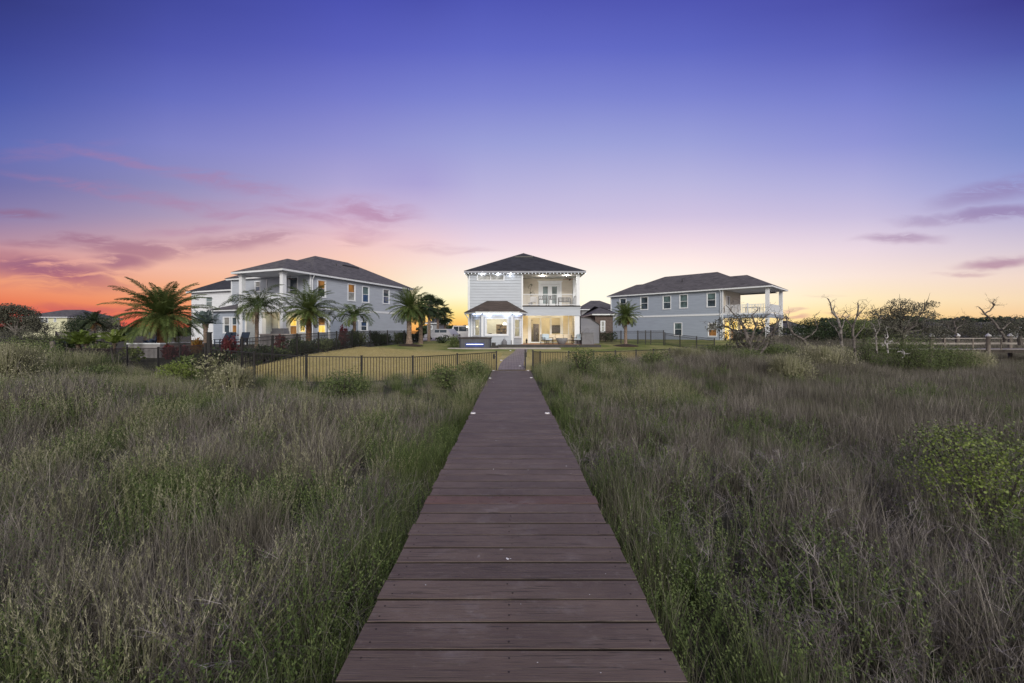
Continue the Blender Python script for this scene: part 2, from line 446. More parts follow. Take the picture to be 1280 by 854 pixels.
sx = t.new('ShaderNodeSeparateXYZ'); t.link(tc, sx.inputs[0])
mid = t.mapr(t.math('ABSOLUTE', sx.outputs[0]), .15, .75, 1, .35)
col = t.mix(t.math('MULTIPLY', wearf, mid), col, (.26, .235, .24))
blot = t.noise(gv, 1.1, 4, .6); col = t.mix(t.mapr(blot, .40, .62, .45, 0), col, (.050, .036, .031)); col = t.mix(t.mapr(t.noise(t.mapping(gv, scale=(2, 3, 1)), 4, 6, .75), .58, .70, 0, .4), col, (.20, .175, .16))
spots = t.noise(tc, 9, 3, .5); col = t.mix(t.mapr(spots, .72, .76, 0, .5), col, (.33, .31, .31))
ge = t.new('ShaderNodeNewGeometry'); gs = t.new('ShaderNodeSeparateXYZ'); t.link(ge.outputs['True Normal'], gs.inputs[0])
col = t.mix(t.mapr(gs.outputs[2], .3, .85, .93, 0), col, (.010, .007, .006))  # shade of the plank gaps painted on: side faces go near black
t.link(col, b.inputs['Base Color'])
t.link(t.mapr(grain, .3, .7, .52, .72), b.inputs['Roughness']); b.inputs['Specular IOR Level'].default_value = .45
bn = t.new('ShaderNodeBump'); bn.inputs['Strength'].default_value = .55; bn.inputs['Distance'].default_value = .006
t.link(t.math('SUBTRACT', t.math('ADD', grain, fine), t.mapr(crack, .64, .70, 0, 1.4)), bn.inputs['Height']); t.link(bn.outputs[0], b.inputs['Normal'])
pk = MB(); nl = MB(); y = -1.0; rng = random.Random(11); SPL = .2265; kb = 0
while y < 20.3:
    w = SPL-rng.uniform(.014, .021); y1 = min(y+w, 20.315)
    r = rng.random()*.85
    if kb in (24,): r = 1.0
    if y1 - y < .03: break
    l = -HW+rng.uniform(-.014, .012); rr = HW+rng.uniform(-.012, .014)
    dz = rng.uniform(-.001, .001); sk = rng.uniform(-.0035, .0035)
    ch = .0025; nseg = 6; n0 = len(pk.v)
    prof = [(0, -.038), (0, -ch), (ch, 0), (y1-y-ch, 0), (y1-y, -ch), (y1-y, -.038)]
    sag = rng.uniform(-.002, .003); b1 = rng.uniform(-.002, .002)
    for i in range(nseg+1):
        u = i/nseg; xx = l+(rr-l)*u; bow = 4*u*(1-u)
        for (py_, pz) in prof:
            pk.v.append((xx, y+py_+sk*(u-.5)*2+b1*bow, pz+dz+sag*bow*(1 if 0 < py_ < y1-y else 1)))
    m = len(prof)
    for i in range(nseg):
        for q in range(m-1):
            a = n0+i*m+q; pk.f.append((a, a+m, a+m+1, a+1)); pk.r.append(r)
    pk.f.append(tuple(n0+q for q in range(m))); pk.r.append(r)
    pk.f.append(tuple(n0+nseg*m+q for q in range(m))[::-1]); pk.r.append(r)
    for xx in (-.80, -.01, .79):
        for q in (.25, .75):
            if rng.random() < .93:
                cx, cy = xx+rng.uniform(-.02, .02), y+w*q+rng.uniform(-.01, .01)
                nl.lathe((cx, cy, dz), [(.0062, -.004), (.0062, .0012)], 7)
    y += SPL; kb += 1
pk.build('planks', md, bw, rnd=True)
nl.build('nails', flat('rusty_nails', (.018, .012, .010), .7, .3, 5), bw, kind='stuff')
st = MB()
for xx in (-.74, -.02, .70): st.box(xx, xx+.045, -1, 20.3, -.27, -.045)
st.build('stringers', M['old_wood'], bw)
for yy in (1.2, 4.2, 7.2, 10.2, 13.2, 16.2, 19.2):
    for xx in (-.69, .56):
        q = MB(); q.box(xx, xx+.12, yy, yy+.12, -1.3, -.05); q.build('post', M['old_wood'], bw)
for (px, py) in ((589, 517), (684, 517), (612.5, 473), (664, 472.5), (617, 463.5), (660, 463.5)):
    D = F*CAMZ/(py-CY); x = X(px, D); x = max(-.83, min(.83, x)); sc = .055
    q = MB(); q.lathe((x, D, 0), [(sc, -.004), (sc, .012), (sc*.85, .022), (.001, .024)], 14)
    o = q.build('deck_light', M['cap_white'], bw); q = MB(); q.lathe((x, D, .02), [(.028, -.004), (.024, .009), (.001, .01)], 10)
    q.build('lens', flat('light_lens', (.2, .2, .22), .2, .1, 8), o)
rng = random.Random(3); M['dropping'] = flat('dropping_white', (.75, .77, .80), .7, .1, 20)
def splat(x, y, s, n=9, z=.0045):
    pts = []
    for i in range(n):
        a = 2*math.pi*i/n; rr = s*rng.uniform(.45, 1.1)
        pts.append((x+math.cos(a)*rr, y+math.sin(a)*rr*.8, z))
    dp = MB(); dp.poly(pts); dp.build('bird_dropping', M['dropping'], bw)
def on_deck(px, py): D = F*CAMZ/(py-CY); return X(px, D), D
x, y = on_deck(634.5, 699.5); splat(x, y, .018); splat(x-.006, y+.012, .009, z=.005); splat(x+.022, y+.004, .007, z=.0047)
for px, py, s in ((532, 732, .005), (620, 551, .012), (708, 583, .012), (737, 744, .004), (617, 478, .03), (660, 588, .010), (515, 743, .003), (672, 829, .004), (751, 842, .004), (651, 756, .004), (757, 718, .004), (617, 587, .012)):
    x, y = on_deck(px, py); splat(x, y, s)

# ------------------------------------------------------------------ fences
def fence(posts, hgt, label, group=None, pick=.105, posth=None, ends=(True, True), name='metal_fence', gap=.05, rails=2):
    fr = thing(name, label, 'fence', (posts[0][0], posts[0][1], 0), 0, group)
    ox, oy = posts[0][0], posts[0][1]
    Q = [Vector((p[0]-ox, p[1]-oy, p[2])) for p in posts]
    for i, p in enumerate(Q):
        if (i == 0 and not ends[0]) or (i == len(Q)-1 and not ends[1]): continue
        m = MB(); h = hgt+.45
        m.box(p.x-.032, p.x+.032, p.y-.032, p.y+.032, p.z-h, p.z+.03)
        m.box(p.x-.04, p.x+.04, p.y-.04, p.y+.04, p.z+.03, p.z+.05)
        m.build('post', M['black_iron'], fr)
    for a, b_ in zip(Q, Q[1:]):
        m = MB(); d = b_-a; L = Vector((d.x, d.y, 0)).length; n = max(2, int(L/pick))
        m.bar(a+Vector((0, 0, -.015)), b_+Vector((0, 0, -.015)), .028, .03)
        m.bar(a+Vector((0, 0, -hgt+.12)), b_+Vector((0, 0, -hgt+.12)), .028, .03)
        if rails > 2: m.bar(a+Vector((0, 0, -.18)), b_+Vector((0, 0, -.18)), .028, .028)
        ang = math.atan2(d.y, d.x)
        for k in range(1, n):
            p = a+d*(k/n); Mx = Matrix.Translation(p) @ Matrix.Rotation(ang, 4, 'Z')
            m.box(-.0085, .0085, -.0085, .0085, -hgt+gap, -.03, 0, Mx)
        m.build('panel', M['black_iron'], fr)
    return fr
fence(front_left, 1.05, 'low black picket fence curving left from the boardwalk gate across the front of the lawn', ends=(True, True))
fence(front_right, 1.05, 'low black picket fence running right from the boardwalk gate behind the marsh shrubs')
fence(side_left[1:], 1.15, 'black picket fence along the left edge of the lawn in front of the dark hedge', ends=(True, True), rails=3)
gp = thing('fence_corner_post', 'tall thick black fence post where two fences meet left of the lawn', 'fence post', (-11.6, 16.6, 0))
m = MB(); m.box(-.06, .06, -.06, .06, -.3, 1.76); m.build('shaft', M['black_iron'], gp)
m = MB(); m.box(-.075, .075, -.075, .075, 1.76, 1.79); m.build('cap', M['black_iron'], gp)
fence([(-11.75, 16.6, 1.32), fp(225, 433, 18.3), fp(198, 435, 19.6), fp(159, 435, 20.8), fp(139, 436, 21.8)], 1.1, 'black picket fence at the back of the left neighbour garden, left of the tall post')
fence([fp(139, 436, 21.9), fp(112, 435.5, 23.5), fp(84, 435.5, 25.3)], 1.1, 'short black fence run with very close pickets at the far left', pick=.05, gap=.04)
fence([fp(84, 431, 26), fp(70, 415, 30), fp(118, 414, 38)], 1.3, 'dark fence far left behind the young palms, around the grey piling')
fence([fp(776.5, 414, 43), fp(797, 414, 42.4)], 1.2, 'black fence section left of the small gate beside the right palm', rails=3)
fence([fp(704, 414, 47), fp(740, 414, 45.5), fp(776, 414, 43.1)], 1.2, 'black fence section behind the shed reaching the right palm', rails=3)
fence([fp(797.4, 414, 42.3), fp(807, 413.6, 41.9), fp(813.5, 413.6, 41.6), fp(829.5, 413.5, 41)], 1.2, 'small black double gate with close pickets in front of the right house', name='metal_gate', pick=.06, rails=3)
fence([fp(831, 416, 40.5), fp(850, 418.6, 38.5), fp(870.7, 421, 36.6), fp(893, 423.5, 35)], 1.15, 'black fence sloping down to the right in front of the right house', rails=3)
# folded gate leaf at the boardwalk
gt = thing('boardwalk_gate', 'open black gate leaf folded back beside the right gate post', 'gate', (X(657, 20.5), 20.5, 0))
m = MB()
for k in range(9): m.box(-.008, .008, k*.11-.008, k*.11+.008, .06, .93)
m.bar((0, -.03, .94), (0, .95, .94), .03); m.bar((0, -.03, .12), (0, .95, .12), .03)
m.box(-.02, .02, -.05, -.0, .02, .97); m.box(-.02, .02, .93, .98, .02, .97); m.build('leaf', M['black_iron'], gt)
m = MB(); m.box(-.06, .05, -.14, -.06, .62, .85); m.build('latch', M['black'], gt)
lb = thing('gate_latch', 'small black latch box on the left gate post at the boardwalk end', 'latch', (X(617.3, 20.2), 20.2, .55))
m = MB(); m.box(-.045, .045, -.04, .04, 0, .22); m.box(-.03, .03, -.055, -.04, .05, .17); m.build('case', M['black'], lb)
m = MB(); m.tube([(.05, 0, .1), (.09, 0, .1), (.09, 0, .04)], .012); m.build('handle', M['black'], lb)
for i, (px, py, D, lab) in enumerate(((626.5, 454, 25.2, 'small white path light on the left edge of the paver path'), (650, 459.6, 21.9, 'small white path light on the right edge of the paver path by the gate'), (638, 440, 34.0, 'farthest small white light on the left edge of the paver path'))):
    x = X(px, D); z = height(x, D)+.06
    pl = thing('path_light', lab, 'path light', (x, D, z), 0, 'small white lights along the paver path')
    m = MB(); m.lathe((0, 0, 0), [(.07, 0), (.07, .02), (.05, .04), (.001, .045)], 12); m.build('housing', M['cap_white'], pl)
    m = MB(); m.lathe((0, 0, .04), [(.03, 0), (.02, .012), (.001, .014)], 8); m.build('lens', M['trim'], pl)

# ------------------------------------------------------------------ house building
class Wall:
    """a wall from p0 to p1 (local x, y); the outside is on the right-hand side of that direction"""
    def __init__(s, p0, p1, z0, z1):
        s.p0 = Vector((p0[0], p0[1], 0)); s.p1 = Vector((p1[0], p1[1], 0)); s.z0 = z0; s.z1 = z1
        s.L = (s.p1-s.p0).length; s.d = (s.p1-s.p0)/s.L; s.n = Vector((s.d.y, -s.d.x, 0)); s.open = []
    def at(s, u, z, o=0.0): return s.p0+s.d*u+s.n*o+Vector((0, 0, z))
    def box(s, mb, u0, u1, z0, z1, o0, o1, r=0):
        n = len(mb.v)
        mb.v += [tuple(s.at(*q)) for q in ((u0, z0, o1), (u1, z0, o1), (u1, z0, o0), (u0, z0, o0), (u0, z1, o1), (u1, z1, o1), (u1, z1, o0), (u0, z1, o0))]
        for q in ((0, 3, 2, 1), (4, 5, 6, 7), (0, 1, 5, 4), (1, 2, 6, 5), (2, 3, 7, 6), (3, 0, 4, 7)):
            mb.f.append(tuple(n+i for i in q)); mb.r.append(r)
    def cells(s, zs):
        us = sorted(set([0, s.L]+[q for o in s.open for q in o[:2]]))
        us = [u for u in us if 0 <= u <= s.L]
        for z0, z1 in zip(zs, zs[1:]):
            if z1-z0 < 1e-4: continue
            run = None
            for u0, u1 in zip(us, us[1:]):
                zc = (z0+z1)/2; uc = (u0+u1)/2
                if any(o[0] < uc < o[1] and o[2] < zc < o[3] for o in s.open):
                    if run: yield run[0], run[1], z0, z1
                    run = None
                else:
                    run = (run[0], u1) if run else (u0, u1)
            if run: yield run[0], run[1], z0, z1
    def make(s, mb, lap=.19, thick=.12, lip=.022):
        oz = [q for o in s.open for q in o[2:4] if s.z0 < q < s.z1]
        for u0, u1, z0, z1 in s.cells(sorted(set([s.z0, s.z1]+oz))):
            s.box(mb, u0, u1, z0, z1, -thick, 0.0)
        cz = []; z = s.z0
        while z < s.z1: cz.append(z); z += lap
        zs = sorted(set([s.z0, s.z1]+oz+cz))
        for u0, u1, z0, z1 in s.cells(zs):
            base = s.z0+math.floor((z0-s.z0+1e-4)/lap)*lap
            f0 = (z0-base)/lap; f1 = (z1-base)/lap
            a0 = .004+lip*(1-f0); a1 = .004+lip*(1-f1)
            mb.quad(s.at(u0, z0, a0), s.at(u1, z0, a0), s.at(u1, z1, a1), s.at(u0, z1, a1))
            if f0 < .01: mb.quad(s.at(u0, z0, .002), s.at(u1, z0, .002), s.at(u1, z0, a0), s.at(u0, z0, a0))

def window(w, parent, u0, u1, z0, z1, top='glass_dark', bot='glass_dark', case=.09, mid=True, sill=True, add=True, grid=0, deep=-.05, name='window'):
    if add: w.open.append((u0, u1, z0, z1))
    m = MB(); c = case
    w.box(m, u0-c, u0+.01, z0-c, z1+c, -.06, .055); w.box(m, u1-.01, u1+c, z0-c, z1+c, -.06, .055)
    w.box(m, u0+.01, u1-.01, z1-.01, z1+c, -.06, .057); w.box(m, u0+.01, u1-.01, z0-c, z0+.01, -.06, .060)
    zm = (z0+z1)/2
    if mid: w.box(m, u0+.01, u1-.01, zm-.028, zm+.028, -.06, .0)
    s_ = .04
    w.box(m, u0+.01, u0+.01+s_, z0+.01, z1-.01, -.07, -.02); w.box(m, u1-.01-s_, u1-.01, z0+.01, z1-.01, -.07, -.02)
    for k in range(grid): 
        uu = u0+(u1-u0)*(k+1)/(grid+1); w.box(m, uu-.03, uu+.03, z0+.01, z1-.01, -.07, -.01)
    fr = m.build(name, M['trim'], parent)
    if mid:
        q = MB(); w.box(q, u0, u1, zm, z1, deep-.01, deep); q.build('pane', M[top], fr)
        q = MB(); w.box(q, u0, u1, z0, zm, deep-.01, deep); q.build('pane', M[bot], fr)
    else:
        q = MB(); w.box(q, u0, u1, z0, z1, deep-.01, deep); q.build('pane', M[top], fr)
    if sill:
        q = MB(); w.box(q, u0-c-.03, u1+c+.03, z0-c-.035, z0-c-.002, -.02, .09); q.build('sill', M['trim'], fr)
    return fr

def hip(mb, x0, x1, y0, y1, ze, run, rise, long='y', e0=None, e1=None, gutter=None):
    """hip roof over a rectangle, ridge along the long axis"""
    if long == 'y':
        xm = (x0+x1)/2; a = (xm, y0+(e0 if e0 is not None else run), ze+rise); b_ = (xm, y1-(e1 if e1 is not None else run), ze+rise)
        mb.poly([(x0, y0, ze), (x1, y0, ze), a]); mb.poly([(x1, y0, ze), (x1, y1, ze), b_, a])
        mb.poly([(x1, y1, ze), (x0, y1, ze), b_]); mb.poly([(x0, y1, ze), (x0, y0, ze), a, b_])
    else:
        ym = (y0+y1)/2; a = (x0+(e0 if e0 is not None else run), ym, ze+rise); b_ = (x1-(e1 if e1 is not None else run), ym, ze+rise)
        mb.poly([(x0, y0, ze), (x1, y0, ze), b_, a]); mb.poly([(x1, y0, ze), (x1, y1, ze), b_])
        mb.poly([(x1, y1, ze), (x0, y1, ze), a, b_]); mb.poly([(x0, y1, ze), (x0, y0, ze), a])
    mb.poly([(x0, y1, ze), (x1, y1, ze), (x1, y0, ze), (x0, y0, ze)])

def ring(mb, x0, x1, y0, y1, z0, z1, t=.03):
    mb.box(x0, x1, y0, y0+t, z0, z1); mb.box(x0, x1, y1-t, y1, z0, z1)
    mb.box(x0, x0+t, y0+t, y1-t, z0, z1); mb.box(x1-t, x1, y0+t, y1-t, z0, z1)

class Frame:
    def __init__(s, ox, oy, ux, uy):
        s.o = (ox, oy); s.x = (ux, uy); s.y = (-uy, ux); s.rz = math.atan2(uy, ux)
    def ray(s, px, py):
        d = ((px-CX)/F, 1.0, (CY-py)/F)
        lx = d[0]*s.x[0]+d[1]*s.x[1]; ly = d[0]*s.y[0]+d[1]*s.y[1]
        ax = -(s.o[0]*s.x[0]+s.o[1]*s.x[1]); ay = -(s.o[0]*s.y[0]+s.o[1]*s.y[1])
        return ax, ay, lx, ly, d[2]
    def hx(s, c, px, py):   # hit the plane local x = c -> (y, z)
        ax, ay, lx, ly, dz = s.ray(px, py); t_ = (c-ax)/lx; return ay+ly*t_, CAMZ+dz*t_
    def hy(s, c, px, py):
        ax, ay, lx, ly, dz = s.ray(px, py); t_ = (c-ay)/ly; return ax+lx*t_, CAMZ+dz*t_

def railing(parent, pts, z0, z1, mat, pick=.12, w=.035, label=None):
    """white balcony railing along a polyline"""
    rr = []
    m = MB()
    for (a, b_) in zip(pts, pts[1:]):
        a = Vector((a[0], a[1], 0)); b_ = Vector((b_[0], b_[1], 0)); d = b_-a; L = d.length; n = max(1, int(L/pick)); ang = math.atan2(d.y, d.x)
        m.bar(a+Vector((0, 0, z1-.03)), b_+Vector((0, 0, z1-.03)), .08, .05)
        m.bar(a+Vector((0, 0, z0+.08)), b_+Vector((0, 0, z0+.08)), .05, .05)
        for k in range(1, n):
            Mx = Matrix.Translation(a+d*(k/n)) @ Matrix.Rotation(ang, 4, 'Z')
            m.box(-w/2, w/2, -w/2, w/2, z0+.1, z1-.05, 0, Mx)
    return m.build('railing', mat, parent)

def point(name, loc, energy, col, size=.08, parent=None, spot=None):
    l = bpy.data.lights.new(name, 'SPOT' if spot else 'POINT'); l.energy = energy; l.color = col; l.shadow_soft_size = size
    if spot: l.spot_size = R(spot); l.spot_blend = .6
    o = bpy.data.objects.new(name, l); COL.objects.link(o)
    if parent:
        o.parent = parent; o.location = (loc[0], loc[1], loc[2]-OFF.get(parent.name, 0))
    else: o.location = loc
    return o

def downlight(parent, x, y, z, energy, col, matk='lamp_white'):
    m = MB(); m.lathe((x, y, z), [(.09, 0), (.09, -.012), (.06, -.014)], 12)
    o = m.build('soffit_light', M['trim'], parent)
    m = MB(); m.lathe((x, y, z-.014), [(.055, 0), (.05, -.008), (.001, -.01)], 10); m.build('bulb', M[matk], o)
    point('soffit_lamp', (x, y, z-.12), energy, col, .06, parent)

# ================================================================= the house in the middle
H = thing('house', 'two-storey light grey house straight behind the boardwalk, with eave lights and a lit bay', 'house', (0, 41, .6))
OFF[H.name] = .6
m = MB()
wf = Wall((-3.95, 0), (1.05, 0), 3.5, 7.42)
tw = window(wf, H, .75, 3.25, 6.80, 7.25, 'glass_blind', mid=False, case=.07, sill=False, grid=1)
wf.make(m, .27, lip=.04)
Wall((-3.95, 18), (-3.95, 0), .6, 7.42).make(m); Wall((6.5, 3), (6.5, 18), .6, 7.42).make(m); Wall((6.5, 18), (-3.95, 18), .6, 7.42).make(m)
wl1 = Wall((-3.95, .0), (-3.70, .0), .6, 3.5); wl1.make(m)
m.build('wall', M['siding'], H)
m = MB()
wbk = Wall((1.05, 3), (6.5, 3), 4.37, 7.36); bkl = Wall((1.05, 3), (6.5, 3), .70, 3.9)
# french doors upstairs and the sliding doors below
wbk.open.append((1.95, 3.85, 4.40, 6.75)); bkl.open.append((.88, 4.05, .72, 3.42))
wbk.make(m, .25, lip=.03)
Wall((1.05, 0.0), (1.05, 2.99), 4.37, 7.36).make(m, .2)
m.build('balcony_wall', M['siding_porch'], H)
m = MB(); bkl.make(m, .25, lip=.035); Wall((1.06, 0.0), (1.06, 2.99), .72, 3.7).make(m, .2)
Wall((6.44, 2.99), (6.44, 1.9), .72, 3.7).make(m, .2)
m.build('porch_wall', M['siding_cream'], H)
# trims, corners, beam
def trims(parent, mat, *boxes, name='corner_trim'):
    for bx_ in boxes: q = MB(); q.box(*bx_); q.build(name, M[mat], parent)
trims(H, 'trim', (-4.02, -3.93, -.05, .06, .6, 7.42), (.98, 1.13, -.05, .0, 3.5, 7.36), (6.47, 6.56, 2.95, 3.1, .6, 7.4)); trims(H, 'trim', (-3.93, .98, -.045, -.03, 7.28, 7.42), name='frieze_board')
m = MB(); m.box(1.13, 6.55, -.04, .16, 3.44, 4.12); m.box(1.13, 6.60, -.07, -.04, 3.40, 3.50); m.box(1.13, 6.6, -.08, .16, 4.12, 4.24)
m.build('beam', M['siding'], H)
m = MB(); m.box(1.07, 6.5, .16, 2.98, 4.2, 4.36); m.box(1.07, 6.56, -.1, .16, 4.24, 4.36); m.build('balcony_floor', M['curb'], H)
trims(H, 'soffit', (1.07, 6.5, -.03, 2.98, 7.30, 7.40), (1.07, 6.4, .16, 2.98, 3.72, 3.80), name='porch_ceiling')
m = MB(); m.box(6.18, 6.5, .0, .3, 4.37, 7.3); m.box(6.15, 6.53, -.03, .33, 4.37, 4.5); m.box(6.15, 6.53, -.03, .33, 7.15, 7.3); m.build('column', M['trim'], H)
m = MB(); m.box(6.02, 6.5, .0, .35, .6, 3.44); m.box(5.98, 6.54, -.04, .39, .6, .8); m.build('column', M['trim'], H)
m = MB(); m.box(6.25, 6.5, 2.7, 2.95, 4.37, 7.3); m.build('column', M['trim'], H)
railing(H, [(1.12, .06), (6.2, .06)], 4.37, 5.47, M['trim'], .125, .022)
railing(H, [(6.4, .3), (6.4, 2.7)], 4.37, 5.47, M['trim'], .105, .028)
# french doors
for k in range(2):
    a, b_ = (1.98+k*.925, 2.89+k*.93)
    q = MB(); wbk.box(q, a, a+.2, 4.42, 6.72, -.07, -.02); wbk.box(q, b_-.2, b_, 4.42, 6.72, -.07, -.02); wbk.box(q, a+.2, b_-.2, 4.42, 4.75, -.07, -.02); wbk.box(q, a+.2, b_-.2, 6.5, 6.72, -.07, -.02)
    d = q.build('door', M['trim'], H); q = MB(); wbk.box(q, a+.2, b_-.2, 4.75, 6.5, -.06, -.05); q.build('pane', M['glass_teal'], d)
    q = MB(); wbk.box(q, (b_-.1 if k == 0 else a+.05), (b_-.05 if k == 0 else a+.1), 5.3, 5.5, -.02, .03); q.build('handle', M['black'], d)
q = MB(); wbk.box(q, 1.72, 1.96, 4.4, 7.0, -.03, .05); wbk.box(q, 3.84, 4.08, 4.4, 7.0, -.03, .05); wbk.box(q, 1.96, 3.84, 6.74, 7.0, -.03, .052); wbk.box(q, 1.62, 4.18, 7.0, 7.07, -.03, .09)
q.build('door_casing', M['trim'], H)
# sliding doors
q = MB(); bkl.box(q, .66, .89, .72, 3.66, -.03, .05); bkl.box(q, 4.04, 4.22, .72, 3.66, -.03, .05); bkl.box(q, .89, 4.04, 3.41, 3.66, -.03, .052); q.build('door_casing', M['trim'], H)
for k in range(3):
    a, b_ = .90+k*1.045, .90+(k+1)*1.045
    q = MB(); w = bkl
    w.box(q, a, a+.09, .74, 3.4, -.08-.02*k, -.03-.02*k); w.box(q, b_-.09, b_, .74, 3.4, -.08-.02*k, -.03-.02*k); w.box(q, a+.09, b_-.09, .74, .86, -.08-.02*k, -.03-.02*k); w.box(q, a+.09, b_-.09, 3.29, 3.4, -.08-.02*k, -.03-.02*k)
    d = q.build('sliding_door', M['trim'], H); q = MB(); w.box(q, a+.09, b_-.09, .86, 3.29, -.065-.02*k, -.06-.02*k); q.build('pane', M['glass'], d)
q = MB(); bkl.box(q, 4.75, 4.83, .72, 3.66, .03, .05); bkl.box(q, 5.2, 5.3, 1.9, 3.6, .03, .06); q.build('porch_trim', M['trim'], H)
# rooms behind the glass
q = MB(); q.box(1.2, 6.3, 8.0, 8.1, .7, 3.8); q.box(1.1, 1.18, 3.14, 8, .7, 3.8); q.box(6.3, 6.37, 3.14, 8, .7, 3.8); q.box(1.2, 6.3, 3.14, 8, 3.8, 3.9)
q.build('living_room', M['room'], H)
q = MB(); q.box(-3.8, 6.3, .3, 8, .62, .70); q.build('room_floor', M['room_floor'], H)
q = MB(); q.box(-3.8, 1.0, 4.2, 4.3, .7, 3.8); q.box(-3.82, -3.74, .1, 4.2, .7, 3.8); q.box(.93, 1.0, .25, 4.2, .7, 3.6); q.box(-3.74, .93, .13, 4.2, 3.62, 3.7)
q.build('dining_room', M['room_white'], H)
pic = thing('framed_picture', 'dark framed picture hanging on the cream wall seen through the right sliding door', 'picture', (5.05, 48.96, 2.2))
q = MB(); q.box(-.55, .55, 0, .03, -.45, .45); q.build('frame', M['black'], pic); q = MB(); q.box(-.42, .42, -.012, -.002, -.32, .32); q.build('print', M['art'], pic)
for xx, hh, lab in ((1.9, 2.4, 'tall dark curtain seen through the left sliding door'), (2.75, 2.0, 'dark narrow cabinet seen through the middle sliding door')):
    cb = thing('tall_cabinet' if hh < 2.2 else 'curtain', lab, 'cabinet' if hh < 2.2 else 'curtain', (xx, 47.6, .7))
    q = MB()
    if hh < 2.2: q.box(-.3, .3, 0, .35, 0, hh); q.box(-.32, .32, -.02, .36, hh, hh+.05)
    else:
        for k in range(8): q.lathe((-.3+k*.08, 0, 0), [(.05, .02), (.045, hh)], 8)
    q.build('body' if hh < 2.2 else 'cloth', M['art'], cb)
    q = MB()
    if hh < 2.2: q.box(-.02, .02, -.04, -.02, .9, 1.1); q.build('handle', M['cap_white'], cb)
    else: q.tube([(-.45, 0, hh+.03), (.45, 0, hh+.03)], .02); q.build('rod', M['black'], cb)
rg = thing('kitchen_shelf', 'brown shelf with dark openings standing in the white room behind the bay window', 'shelf', (-1.0, 44.9, .7))
q = MB(); q.box(-.55, .55, 0, .3, 0, .08); q.box(-.55, -.5, 0, .3, .08, 1.9); q.box(.5, .55, 0, .3, .08, 1.9); q.box(-.5, .5, .27, .3, .08, 1.9)
for zz in (.75, 1.25, 1.55, 1.9): q.box(-.56, .56, -.01, .31, zz, zz+.06)
q.build('case', flat('shelf_oak', (.28, .19, .10), .5, .2, 5), rg)
for k, (xx, zz) in enumerate(((-.25, 1.31), (.2, 1.31), (0, .81), (-.1, 1.61))):
    q = MB(); q.lathe((xx, .12, zz), [(.06, 0), (.10, .08), (.07, .17), (.03, .2)], 10); q.build('pot', M['black'], rg)
tb = thing('dining_table', 'round brown dining table inside the bay window', 'table', (-1.55, 42.3, .7))
q = MB(); q.lathe((0, 0, .82), [(.75, 0), (.75, .05), (.72, .06)], 22); q.build('tabletop', M['room_floor'], tb)
q = MB(); q.lathe((0, 0, 0), [(.35, 0), (.08, .1), (.07, .82)], 12); q.build('pedestal', M['room_floor'], tb)
for k, (xx, lab) in enumerate(((-.5, 'small brown bowl at the left of the dining table'), (.55, 'small dark vase at the right of the dining table'))):
    q = MB(); q.lathe((-1.55+xx, 42.1, 1.58), [(.06, 0), (.16, .07), (.1+.06*(1-k), .16+.12*k)], 12); tag(q.build('bowl' if k == 0 else 'vase', M['brick']), lab, 'bowl' if k == 0 else 'vase')
pd = thing('pendant_lamp', 'white pendant lamp glowing in the bay window', 'lamp', (-.62, 43.1, 2.55))
q = MB(); q.lathe((0, 0, 0), [(.22, 0), (.2, .12), (.06, .3)], 14); q.build('lamp_shade', emit('pendant_shade', (1, .95, .85), 2.2), pd); q = MB(); q.tube([(0, 0, .3), (0, 0, 1.07)], .01); q.build('cord', M['black'], pd)
point('dining_lamp', (-1.5, 2.2, 3.3), 150, (1, .9, .72), .25, H); point('living_lamp', (3.6, 5.6, 3.3), 170, (1, .80, .52), .3, H)
# bay
BP = [(-3.72, 0.0), (-2.62, -1.8), (.10, -1.8), (1.04, -.02)]
m = MB(); bz0, bz1 = .62, 3.52
wa, wb_, wc = (Wall(BP[0], BP[1], bz0, bz1), Wall(BP[1], BP[2], bz0, bz1), Wall(BP[2], BP[3], bz0, bz1))
window(wa, H, .50, 1.62, 1.55, 3.0, 'glass', 'glass', case=.12)
window(wb_, H, .36, 2.26, 1.66, 3.03, 'glass', mid=False, case=.12)
window(wc, H, .42, 1.62, 1.45, 3.0, 'glass', 'glass', case=.12)
for w in (wa, wb_, wc): w.make(m, .25, lip=.03)
m.build('bay_wall', M['siding'], H)
m = MB()
for (x, y) in BP[1:3]: m.box(x-.10, x+.10, y-.06, y+.12, bz0, bz1)
m.box(.90, 1.10, -.14, .02, bz0, bz1); m.box(-3.80, -3.62, -.14, .02, bz0, bz1)
wb_.box(m, 0.1, wb_.L-.1, bz1-.28, bz1, .03, .05); wa.box(m, .1, wa.L-.1, bz1-.28, bz1, .03, .05); wc.box(m, .1, wc.L-.1, bz1-.28, bz1, .03, .05)
m.build('bay_trim', M['trim'], H)
EP = [(-4.45, -.03), (-3.2, -2.3), (.72, -2.3), (1.5, -.03)]
m = MB(); m.poly([(x, y, 3.53) for x, y in EP][::-1]); 
for (a, b_) in zip(EP, EP[1:]): m.quad((a[0], a[1], 3.53), (b_[0], b_[1], 3.53), (b_[0], b_[1], 3.69), (a[0], a[1], 3.69))
m.build('bay_soffit', M['trim'], H)
EQ = [(-4.52, -.03), (-3.24, -2.36), (.76, -2.36), (1.57, -.03)]; T0, T1 = (-2.3, -.03, 4.80), (-.38, -.03, 4.80)
m = MB(); ze = 3.70
m.poly([(*EQ[0], ze), (*EQ[1], ze), T0]); m.poly([(*EQ[1], ze), (*EQ[2], ze), T1, T0]); m.poly([(*EQ[2], ze), (*EQ[3], ze), T1]); m.poly([(*q, ze) for q in EQ][::-1])
m.build('bay_roof', M['shingle_brown'], H)
m = MB()
